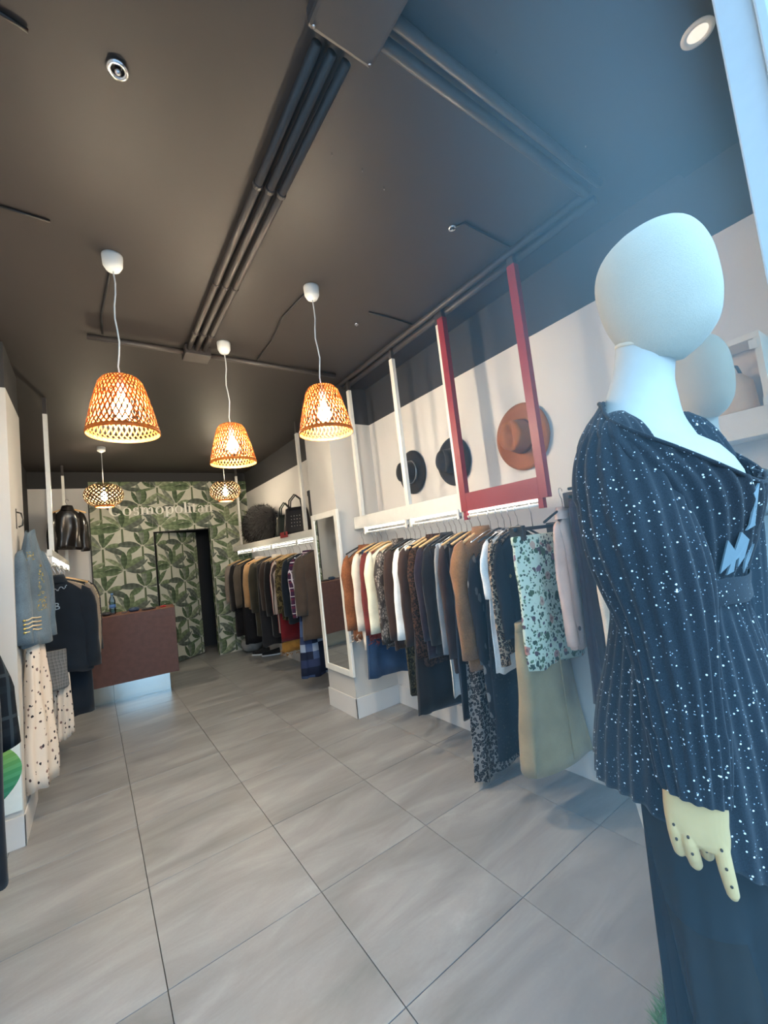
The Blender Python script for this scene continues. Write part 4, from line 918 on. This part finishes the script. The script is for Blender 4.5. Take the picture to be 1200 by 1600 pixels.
handbag('black studded leather handbag with tall handles on the back shelf', 3.0, .36, .32, leather, plain('silver studs', (190, 190, 190), .25, 1.0))
handbag('smaller dark green black handbag behind the studded handbag', 3.36, .30, .27, plain('dark green leather', (34, 42, 38), .4, 0, .1))
bb = thing('storage_box', 'tall black box on the back shelf beside the pillar', 'box', (1.98, 2.3, 1.725))
MB().box(1.86, 2.10, 2.12, 2.40, 1.725, 2.13).build('body', black2, bb, bevel=.006); MB().box(1.855, 2.105, 2.115, 2.405, 2.10, 2.16).build('lid', black2, bb, bevel=.006)
tag(MB().box(1.825, 1.828, 3.0, 3.24, 1.695, 1.765).build('shelf_tag', plain('red card', (150, 32, 40), .6)), 'small red card hanging on the back shelf edge', 'card')
# shoes, box and sack on the floor under the back rack
def shoe(lab, px, py, ang, m, sole):
    t = thing('sneaker', lab, 'shoe', (px, py, 0)); rg = []
    for i in range(9):
        u = i / 8; wd = .04 * (.75 + .4 * sin(pi * u)) * (1 if u < .9 else .8); h = .085 - .045 * u ** .8
        rg.append([((u - .5) * .27, wd * cos(q), .018 + max(0, sin(q)) * h) for q in [pi * j / 10 for j in range(11)]])
    MB().quadgrid(xf(rg, (px, py, 0), ang), False).build('upper', m, t, True)
    rs = [[((-.5 + u) * .28, s_ * .043 * (.75 + .4 * sin(pi * u)), h) for u, s_ in [(i / 8, 1) for i in range(9)] + [(1 - i / 8, -1) for i in range(9)]] for h in (.001, .02)]
    MB().quadgrid(xf(rs, (px, py, 0), ang), True, True, True).build('sole', sole, t)
    MB().tube([xf([[(-.02 + .025 * k, -.02, .075 - .009 * k)]], (px, py, 0), ang)[0][0] for k in range(3)], .004, 6).build('lace', sole, t, True)
shoe('black sneaker with white sole under the back rack', 1.93, 4.75, 2.4, black2, white_plastic)
shoe('second black sneaker lying behind the first on the floor', 2.02, 4.55, 2.7, black2, white_plastic)
sk = thing('plastic_sack', 'crumpled grey plastic sack on the floor at the back wall', 'sack', (1.9, 5.2, 0)); rg = []
for i in range(8):
    a = -pi / 2 + pi * i / 7; r = max(.1, cos(a) ** .5)
    rg.append([(1.93 + .17 * r * cos(q) * (1 + .1 * sin(5 * q + i)), 5.18 + .2 * r * sin(q), .002 + .11 * (1 + sin(a)) + .012 * sin(4 * q + 2 * i) * (i > 1)) for q in [2 * pi * j / 26 for j in range(26)]])
MB().quadgrid(rg, True, True, True).build('body', plain('grey plastic', (150, 150, 150), .35, 0, .2, 14), sk, True); MB().tube([(1.93, 5.18, .21), (1.925, 5.17, .26), (1.94, 5.2, .30)], [.02, .012, .03], 8).build('knot', MATS['grey plastic'], sk, True)

# ------------------------------------------------------------------ wall shelf by the window
ws = thing('wall_shelf', 'open white cube shelf on the right wall beside the window', 'shelf', (2.05, -1.2, 1.72))
X0 = 1.99
MB().box(X0, XR - .001, -1.45, -.98, 2.10, 2.125).build('top_board', white_metal, ws, bevel=.002); MB().box(X0 - .02, XR - .001, -1.47, -.98, 1.72, 1.83).build('bottom_board', white_metal, ws, bevel=.003)
MB().box(X0, XR - .001, -1.45, -1.43, 1.83, 2.10).build('side_board', white_metal, ws); MB().box(X0, XR - .001, -1.0, -.98, 1.83, 2.10).build('side_board', white_metal, ws)
MB().box(X0 - .004, X0, -1.44, -1.415, 2.06, 2.095).build('price_label', white_plastic, ws); MB().box(X0 - .024, X0 - .02, -1.462, -1.43, 1.825, 1.86).build('price_label', white_plastic, ws)
bg_ = thing('felt_bag', 'beige rounded bag standing in the white cube shelf', 'bag', (2.06, -1.31, 1.83)); rg = []
for i in range(10):
    u = i / 9; hw = .085 * (1 - .1 * u - .55 * max(0, u - .8) * 3); d = .052 * (1 - .3 * u - .4 * max(0, u - .85) * 3)
    rg.append([(2.065 + d * math.copysign(abs(cos(q)) ** .7, cos(q)), -1.315 + hw * math.copysign(abs(sin(q)) ** .6, sin(q)), 1.831 + .165 * u) for q in [2 * pi * j / 26 for j in range(26)]])
MB().quadgrid(rg, True, True, True).build('body', cloth('beige felt', (206, 186, 156)), bg_, True); MB().lathe([(.087, .03), (.089, .032), (.089, .04), (.087, .042)], 10, (2.065, -1.315, 1.83)).build if False else None
MB().tube([(2.065, -1.36, 1.99), (2.065, -1.35, 2.03), (2.065, -1.315, 2.05), (2.065, -1.28, 2.03), (2.065, -1.27, 1.99)], .006, 8).build('handle', plain('dark metal', (70, 66, 62)), bg_, True)

# ------------------------------------------------------------------ window display: grass mat and two mannequins
gm = thing('grass_mat', 'strip of artificial grass on the window platform under the mannequins', 'grass mat', (1.4, -1.45, 0))
MB().box(.98, 2.11, -1.645, -1.2, 0, .18).build('platform', plain('green turf backing', (52, 92, 50), .9, 0, .3, 60), gm, bevel=.004)
mb = MB(); rr_ = random.Random(8)
for k in range(2600):
    px, pz = rr_.uniform(.98, 2.1), rr_.uniform(.01, .18); o = len(mb.v); e_ = rr_.uniform(-.02, .02)
    mb.v += [(px - .002, -1.199, pz), (px + .002, -1.199, pz), (px + e_, -1.199 + rr_.uniform(.012, .04), pz + rr_.uniform(-.01, .03))]; mb.f.append((o, o + 1, o + 2))
for k in range(7000):
    px, py = rr_.uniform(.975, 2.1), rr_.uniform(-1.64, -1.195); h = rr_.uniform(.025, .06); a = rr_.uniform(0, 6.3); o = len(mb.v)
    mb.v += [(px - .002 * cos(a), py - .002 * sin(a), .179), (px + .002 * cos(a), py + .002 * sin(a), .179), (px + rr_.uniform(-.025, .025), py + rr_.uniform(-.025, .025), .18 + h)]; mb.f.append((o, o + 1, o + 2))
g_ = mb.build('blades', plain('artificial grass', (70, 128, 62), .6, 0, .3, 30), gm, fixn=False); g_['kind'] = 'stuff'
linen = cloth('unbleached linen', (184, 183, 172), weave=500, noise=.06); formw = plain('white form fabric', (188, 192, 190), .7, 0, .02, 60); handw = plain('beech wood', (192, 162, 114), .45, 0, .06, 30)
knit = knit_speckle('speckled dark knit'); sheer_m = sheer('sheer black voile', (16, 20, 24), .87)
NS = 64
def lerp_tab(tab, z):
    if z <= tab[0][0]: return tab[0][1:]
    for a, b in zip(tab, tab[1:]):
        if z <= b[0]:
            t = (z - a[0]) / (b[0] - a[0]); t = t * t * (3 - 2 * t) if False else t
            return tuple(p * (1 - t) + q * t for p, q in zip(a[1:], b[1:]))
    return tab[-1][1:]
def smooth_tab(tab, z):   # Catmull-Rom on the table
    n = len(tab)
    if z <= tab[0][0]: return tab[0][1:]
    if z >= tab[-1][0]: return tab[-1][1:]
    for i in range(n - 1):
        if z <= tab[i + 1][0]:
            p0, p1, p2, p3 = tab[max(0, i - 1)], tab[i], tab[i + 1], tab[min(n - 1, i + 2)]
            h = p2[0] - p1[0]; t = (z - p1[0]) / h; out = []
            for k in range(1, len(p1)):
                m1 = (p2[k] - p0[k]) / max(1e-6, p2[0] - p0[0]) * h; m2 = (p3[k] - p1[k]) / max(1e-6, p3[0] - p1[0]) * h
                out.append((2 * t ** 3 - 3 * t * t + 1) * p1[k] + (t ** 3 - 2 * t * t + t) * m1 + (-2 * t ** 3 + 3 * t * t) * p2[k] + (t ** 3 - t * t) * m2)
            return tuple(out)
# z, forward centre, half width, half depth
HEAD = [(1.748, .038, .034, .042), (1.762, .050, .048, .058), (1.79, .058, .060, .078), (1.83, .056, .068, .092), (1.875, .052, .072, .097), (1.92, .049, .071, .095), (1.955, .049, .062, .083), (1.978, .053, .046, .062), (1.992, .057, .022, .032), (1.9955, .058, .003, .005)]
NECK = [(1.60, -.012, .120, .085), (1.64, -.012, .090, .072), (1.68, -.004, .066, .062), (1.71, .003, .055, .055), (1.745, .014, .050, .049), (1.775, .022, .048, .048), (1.79, .026, .046, .046)]
TORSO = [(.60, 0, .09, .075), (.80, 0, .115, .085), (.95, -.01, .135, .095), (1.05, -.01, .15, .105), (1.2, 0, .145, .10), (1.33, .005, .122, .092), (1.45, .018, .138, .108), (1.53, .018, .15, .108), (1.60, 0, .13, .085)]
def man_ring(B, f, hw, hd, z, n=NS, e_=1.0, fn=None):
    out = []
    for k in range(n):
        a = 2 * pi * k / n; r_ = hw * math.copysign(abs(cos(a)) ** e_, cos(a)); d_ = hd * math.copysign(abs(sin(a)) ** e_, sin(a))
        p = Vector((B[0] - r_, B[1] - (f + d_), z))
        if fn: p = fn(p, a, z)
        out.append(p)
    return out
def mannequin(B, dz, lab, kind):
    t = thing('mannequin', lab, 'mannequin', (B[0], B[1], .18))
    zs = [HEAD[0][0] + (HEAD[-1][0] - HEAD[0][0]) * i / 34 for i in range(34)] + [1.986, 1.9925, 1.9955]; zs.sort(); rg = []
    for z in zs:
        f, hw, hd = smooth_tab(HEAD, z)
        def jaw(p, a, z):   # jaw reaches lower at the front than the nape
            s_ = sin(a); low = max(0, 1.86 - z) / .12
            p.y += .0; p.z += dz - .012 * s_ * low * (1 if s_ > 0 else .2); return p
        rg.append(man_ring(B, f, max(.002, hw), max(.003, hd), z, fn=jaw))
    MB().quadgrid(rg, True, True, True).build('head', linen, t, True)
    rg = []
    for i in range(40):
        z = .60 + 1.0 * i / 40; f, hw, hd = smooth_tab(TORSO, z); rg.append(man_ring(B, f, hw, hd, z + dz))
    for i in range(24):
        z = 1.60 + .185 * i / 23; f, hw, hd = smooth_tab(NECK, z)
        def tilt(p, a, z2): p.z += -.016 * sin(a) * max(0, min(1, (z2 - dz - 1.70) / .07)); return p
        rg.append(man_ring(B, f, hw, hd, z + dz, fn=tilt))
    MB().quadgrid(rg, True, True, True).build('body', formw, t, True)
    f, hw, hd = smooth_tab(NECK, 1.778)
    sr = [[Vector(p) + Vector((0, 0, h)) for p in man_ring(B, f, hw * k_, hd * k_, 1.776 + dz, fn=lambda p, a, z2: p + Vector((0, 0, -.016 * sin(a))))] for k_, h in ((1.02, 0), (1.035, .002), (1.035, .005), (1.02, .007))]
    MB().quadgrid(sr, True).build('neck_seam', plain('seam tape', (206, 200, 184), .8), t, True)
    MB().tube([(B[0], B[1] + .02, .18), (B[0], B[1] + .01, .7)], .016, 12).build('stand_pole', steel, t, True)
    for s_ in (-.06, .06):
        MB().tube([(B[0] + s_, B[1], .80), (B[0] + s_ * .95, B[1] - .01, .55), (B[0] + s_ * .85, B[1] + .005, .38), (B[0] + s_ * .8, B[1] + .01, .2)], [.062, .052, .042, .03], 20).build('leg', handw, t, True)
    MB().lathe([(.14, 0), (.14, .008), (.13, .012)], 32, (B[0], B[1] + .02, .18)).build('stand_base', steel, t)
    return t
B1 = (.723, -1.50)
m1 = mannequin(B1, 0, 'large featureless mannequin head turned to the street in speckled dark dress', 1)
# dress: neckline rises at the nape and falls to the front
DR = [(.90, -.024, .162, .158), (.99, -.022, .162, .156), (1.10, -.014, .158, .141), (1.22, .0, .150, .114), (1.31, .004, .128, .097), (1.345, .006, .127, .096), (1.42, .016, .145, .115), (1.50, .022, .165, .130), (1.56, .012, .170, .122), (1.61, -.004, .155, .102), (1.65, -.012, .112, .084), (1.68, -.006, .079, .072), (1.71, .000, .060, .059), (1.73, .003, .056, .056)]
def neck_z(a):   # a = pi/2 is the front
    s_ = sin(a); return 1.699 - .006 * (1 - abs(s_)) - (.20 * ((s_ + 1) / 2) ** 2.2)
NR = 220; NZ = 84; rg = []
for i in range(NZ):
    t = i / (NZ - 1); ring = []
    for k in range(NR):
        a = 2 * pi * k / NR; zt = neck_z(a); zb_ = 1.0 - .10 * max(0, sin(a) + .05); z = zb_ + (zt - zb_) * t
        f, hw, hd = smooth_tab(DR, z); up = max(0, (z - 1.36) / .3)
        rib = .0032 * min(1, hw / .14) ** 2 * sin(34 * (a + up * .55 * (1 if cos(a) > 0 else -1)) ) ** 1
        below = max(0, 1.31 - z); rib += .004 * sin(9 * a + 1.5) * min(1, below / .25) + .003 * sin(5 * a + 9 * z) * (z > 1.36)
        cinch = .006 * math.exp(-((z - 1.328) / .03) ** 2) * sin(26 * a)
        hem = .006 * sin(a * 3 + .6) * max(0, 1 - t * 6)
        hw2, hd2 = hw + rib + cinch, hd + rib + cinch
        ring.append((B1[0] - hw2 * cos(a), B1[1] - f - hd2 * sin(a), z + hem - (.045 * max(0, -sin(a)) if False else 0)))
    rg.append(ring)
dr = MB().quadgrid(rg, True).build('dress', knit, m1, True)
dr.modifiers.new('thick', 'SOLIDIFY').thickness = .004
bm_ = []
for z, k_ in ((1.310, 1.02), (1.313, 1.045), (1.331, 1.05), (1.349, 1.045), (1.352, 1.02)):
    f, hw, hd = smooth_tab(DR, z); bm_.append([(B1[0] - (hw + .005) * k_ * cos(2 * pi * k / 90), B1[1] - f - (hd + .005) * k_ * sin(2 * pi * k / 90), z + .002 * sin(7 * pi * k / 45)) for k in range(90)])
MB().quadgrid(bm_, True).build('belt', knit, m1, True)
# wrap lapel edge running from the nape over the near shoulder to the belt
lp = []
for i in range(40):
    t = i / 39; a = -pi / 2 + 2 * pi * t; zt = neck_z(a) - .003; f, hw, hd = smooth_tab(DR, zt); lp.append((B1[0] - (hw + .002) * cos(a), B1[1] - f - (hd + .002) * sin(a), zt))
MB().tube(lp, .0034, 10).build('neck_binding', knit, m1, True)
# sleeve: shoulder to cuff along the near arm (right arm of the figure)
LATV = Vector((.41612, -.90931, 0)); NV = Vector((-.90931, -.41612, 0)); A0 = Vector((.52, -1.455, 0))
SLV = [(1.064, .100, .0415, .030), (1.12, .102, .047, .040), (1.20, .104, .053, .048), (1.30, .098, .063, .056), (1.40, .088, .075, .064), (1.50, .076, .078, .068), (1.57, .070, .066, .066), (1.625, .074, .045, .052), (1.655, .080, .015, .02)]
rg = []
for i in range(64):
    z = 1.064 + .592 * i / 63; c_, hu, hn = smooth_tab(SLV, z); ring = []; inw = .0 if z < 1.42 else (z - 1.42) * .42
    for k in range(140):
        a = 2 * pi * k / 140; rib = .0034 * sin(17 * a + 1.2 * sin(z * 9)) * min(1, (1.66 - z) / .06) * (.55 if z < 1.08 else 1); wr = .004 * sin(2 * a + z * 24) * (1.15 < z < 1.5)
        u = c_ + (hu + rib + wr) * cos(a); n_ = (hn + rib) * sin(a) - inw + .028 * max(0, 1.3 - z) / .26
        p = A0 + LATV * u + NV * n_; ring.append((p.x, p.y, z - .008 * cos(a) * (i == 0)))
    rg.append(ring)
sv = MB().quadgrid(rg, True, False, True).build('sleeve', knit, m1, True)
# far sleeve
SLF = [(1.05, .0, .04, .036), (1.2, .0, .052, .05), (1.35, .0, .066, .06), (1.48, .0, .075, .066), (1.57, .0, .062, .06), (1.63, .0, .04, .045), (1.655, 0, .014, .02)]
rg = []
for i in range(30):
    z = 1.05 + .605 * i / 29; c_, hu, hn = smooth_tab(SLF, z); inw = .0 if z < 1.42 else (z - 1.42) * .42
    rg.append([(B1[0] + .178 - inw + hn * cos(2 * pi * k / 60), B1[1] - .03 - (hu + .003 * sin(17 * 2 * pi * k / 60)) * sin(2 * pi * k / 60), z) for k in range(60)])
MB().quadgrid(rg, True, True, True).build('sleeve', knit, m1, True)
# skirt
rg = []; rr_ = random.Random(3)
for i in range(30):
    z = .22 + .80 * i / 29; t = i / 29; ring = []
    for k in range(120):
        a = 2 * pi * k / 120; hw = .140 + .035 * (1 - t) + .012 * t; hd = .093 + .016 * (1 - t); q = (.012 - .009 * t) * (sin(11 * a + 2 * t) + .6 * sin(19 * a + 1)); f = .002
        ring.append((B1[0] - (hw + q) * cos(a), B1[1] - f - (hd + q) * sin(a) * .92, z))
    rg.append(ring)
MB().quadgrid(rg, True).build('skirt', sheer_m, m1, True)
# pale appliques inside the wrap front
ap = plain('pale silver applique', (120, 140, 150), .6, .1, .05)
def on_dress(a, z, off=.004):
    f, hw, hd = smooth_tab(DR, z); return (B1[0] - (hw + off) * cos(a), B1[1] - f - (hd + off) * sin(a), z)
def applique(poly, a0, z0):
    mb = MB(); mb.prism(poly, lambda u, v: on_dress(a0 + u, z0 + v, .003), lambda u, v: on_dress(a0 + u, z0 + v, .006)); return mb.build('applique', ap, m1)
applique([(0, .0), (0, .052), (.14, .034), (.17, .062), (.34, .048), (.36, .02), (.28, .006), (.24, .022), (.20, .018), (.22, 0), (.11, -.004), (.13, .014)], 1.02, 1.362)
applique([(.05, 0), (.20, .006), (.18, .01), (.16, .07), (.06, .055), (.10, .046), (.09, .008)], 1.22, 1.425)
applique([(.0, 0), (.02, .03), (.05, .0), (.09, .026), (.12, .0), (.06, -.02)], 1.44, 1.375)
# hand: palm plus five separate fingers, back of the hand outwards
def HP(u, z, n_): 
    p = A0 + LATV * (u - .008) + NV * (n_ + .028); return (p.x, p.y, z + .027)
hb = MB(); rg = []
for z, uc, hu, hn in ((1.075, .107, .034, .022), (1.045, .107, .037, .0185), (1.02, .106, .0385, .0165), (1.0, .1045, .0375, .0145), (.985, .1075, .034, .0135), (.974, .113, .027, .0125), (.966, .121, .017, .010), (.962, .124, .008, .006)):
    rg.append([HP(uc + hu * math.copysign(abs(cos(2 * pi * k / 28)) ** .75, cos(2 * pi * k / 28)), z, hn * math.copysign(abs(sin(2 * pi * k / 28)) ** .8, sin(2 * pi * k / 28))) for k in range(28)])
hb.quadgrid(rg, True, True, True)
FING = [[(.0765, 1.008, .002, .0092), (.0765, .985, .003, .0090), (.0780, .965, -.001, .0088), (.0795, .950, -.006, .0080), (.0800, .944, -.008, .0045)],
        [(.0905, .995, .003, .0098), (.0920, .972, .005, .0097), (.0945, .952, .001, .0094), (.0965, .937, -.005, .0084), (.0970, .9305, -.007, .0048)],
        [(.1075, .985, .0, .0098), (.1095, .972, -.004, .0097), (.1115, .957, -.012, .0092), (.1125, .943, -.020, .0082), (.1127, .937, -.022, .0046)],
        [(.1270, .990, .001, .0105), (.1285, .968, .003, .0099), (.1300, .945, .004, .0094), (.1320, .925, .003, .0086), (.1335, .911, .002, .0074), (.1340, .905, .002, .0040)],
        [(.1300, 1.035, -.010, .0100), (.1355, 1.010, -.024, .0106), (.1330, .990, -.034, .0102), (.1270, .974, -.039, .0088), (.1255, .968, -.040, .0046)]]
for fg in FING: hb.tube([HP(u, z, n_) for u, z, n_, r in fg], [r for *_, r in fg], 14)
hd_ = hb.build('hand', handw, m1, True)
rm = hd_.modifiers.new('one_skin', 'REMESH'); rm.mode = 'VOXEL'; rm.voxel_size = .0013; rm.use_smooth_shade = True
sm = hd_.modifiers.new('soft', 'SMOOTH'); sm.factor = .5; sm.iterations = 3
pin = plain('dark joint pin', (52, 44, 36), .5, 0, 0)
for u, z, n_, r in ((.0765, .996, .0115, 0), (.0772, .976, .0112, 0), (.0915, .984, .0145, 0), (.0935, .961, .0125, 0), (.1090, .974, .0065, 0), (.1110, .960, -.001, 0), (.1280, .9745, .0128, 0), (.1298, .951, .0133, 0), (.1325, .928, .0118, 0)):
    c = Vector(HP(u, z, n_)); mb = MB(); mb.quadgrid([[tuple(c + LATV * (rr * cos(2 * pi * k / 10)) + Vector((0, 0, 1.2 * rr * sin(2 * pi * k / 10))) + NV * h) for k in range(10)] for rr, h in ((.0018, -.003), (.0018, .0006), (.001, .0009))], True, True, True); mb.build('joint_pin', pin, hd_, True)
# second mannequin further along the window
B2 = (1.437, -1.365)
m2 = mannequin(B2, -.005, 'second smaller looking mannequin head just behind the first in the window', 2)
rg = []
for i in range(40):
    t = i / 39; z = .45 + 1.12 * t
    f, hw, hd = smooth_tab(DR, max(z, .935)); rg.append([(B2[0] - (hw + .004 * sin(9 * 2 * pi * k / 80)) * cos(2 * pi * k / 80), B2[1] - f - (hd + .004 * sin(9 * 2 * pi * k / 80)) * sin(2 * pi * k / 80), z - .06 * max(0, sin(2 * pi * k / 80)) * (t > .9)) for k in range(80)])
MB().quadgrid(rg, True).build('dress', cloth('pale blue grey jersey', (150, 160, 166)), m2, True)
m2.rotation_euler = (0, 0, radians(-38))

# thin daylit haze volume added by the window, imitating a blue veil over the lens
GLARE = .44
hz = NT('daylit haze'); hz.t.nodes.remove(hz.b)
vs = hz.n('VolumeScatter'); vs.inputs['Color'].default_value = (.40, .74, 1, 1); cd_ = hz.n('TexCoord'); sp_ = hz.n('SeparateXYZ'); hz.l(cd_.outputs['Object'], sp_.inputs[0])
def hz_ramp(sock, a, b):
    m_ = hz.n('MapRange', interpolation_type='SMOOTHSTEP'); m_.inputs[1].default_value = a; m_.inputs[2].default_value = b; hz.l(sock, m_.inputs[0]); return m_.outputs[0]
dens = hz.math('MULTIPLY', hz.math('MULTIPLY', hz_ramp(sp_.outputs[0], .0, 1.1), hz_ramp(sp_.outputs[1], -1.0, -1.5)), GLARE)
hz.l(dens, vs.inputs['Density']); hz.l(vs.outputs[0], hz.out.inputs['Volume'])
ho = MB().box(.0, 2.12, -1.64, -1.0, .002, 2.95).build('glare', hz.m); ho['kind'] = 'stuff'; ho['label'] = 'thin bluish daylight haze volume added by the shop window'; ho['category'] = 'glare'
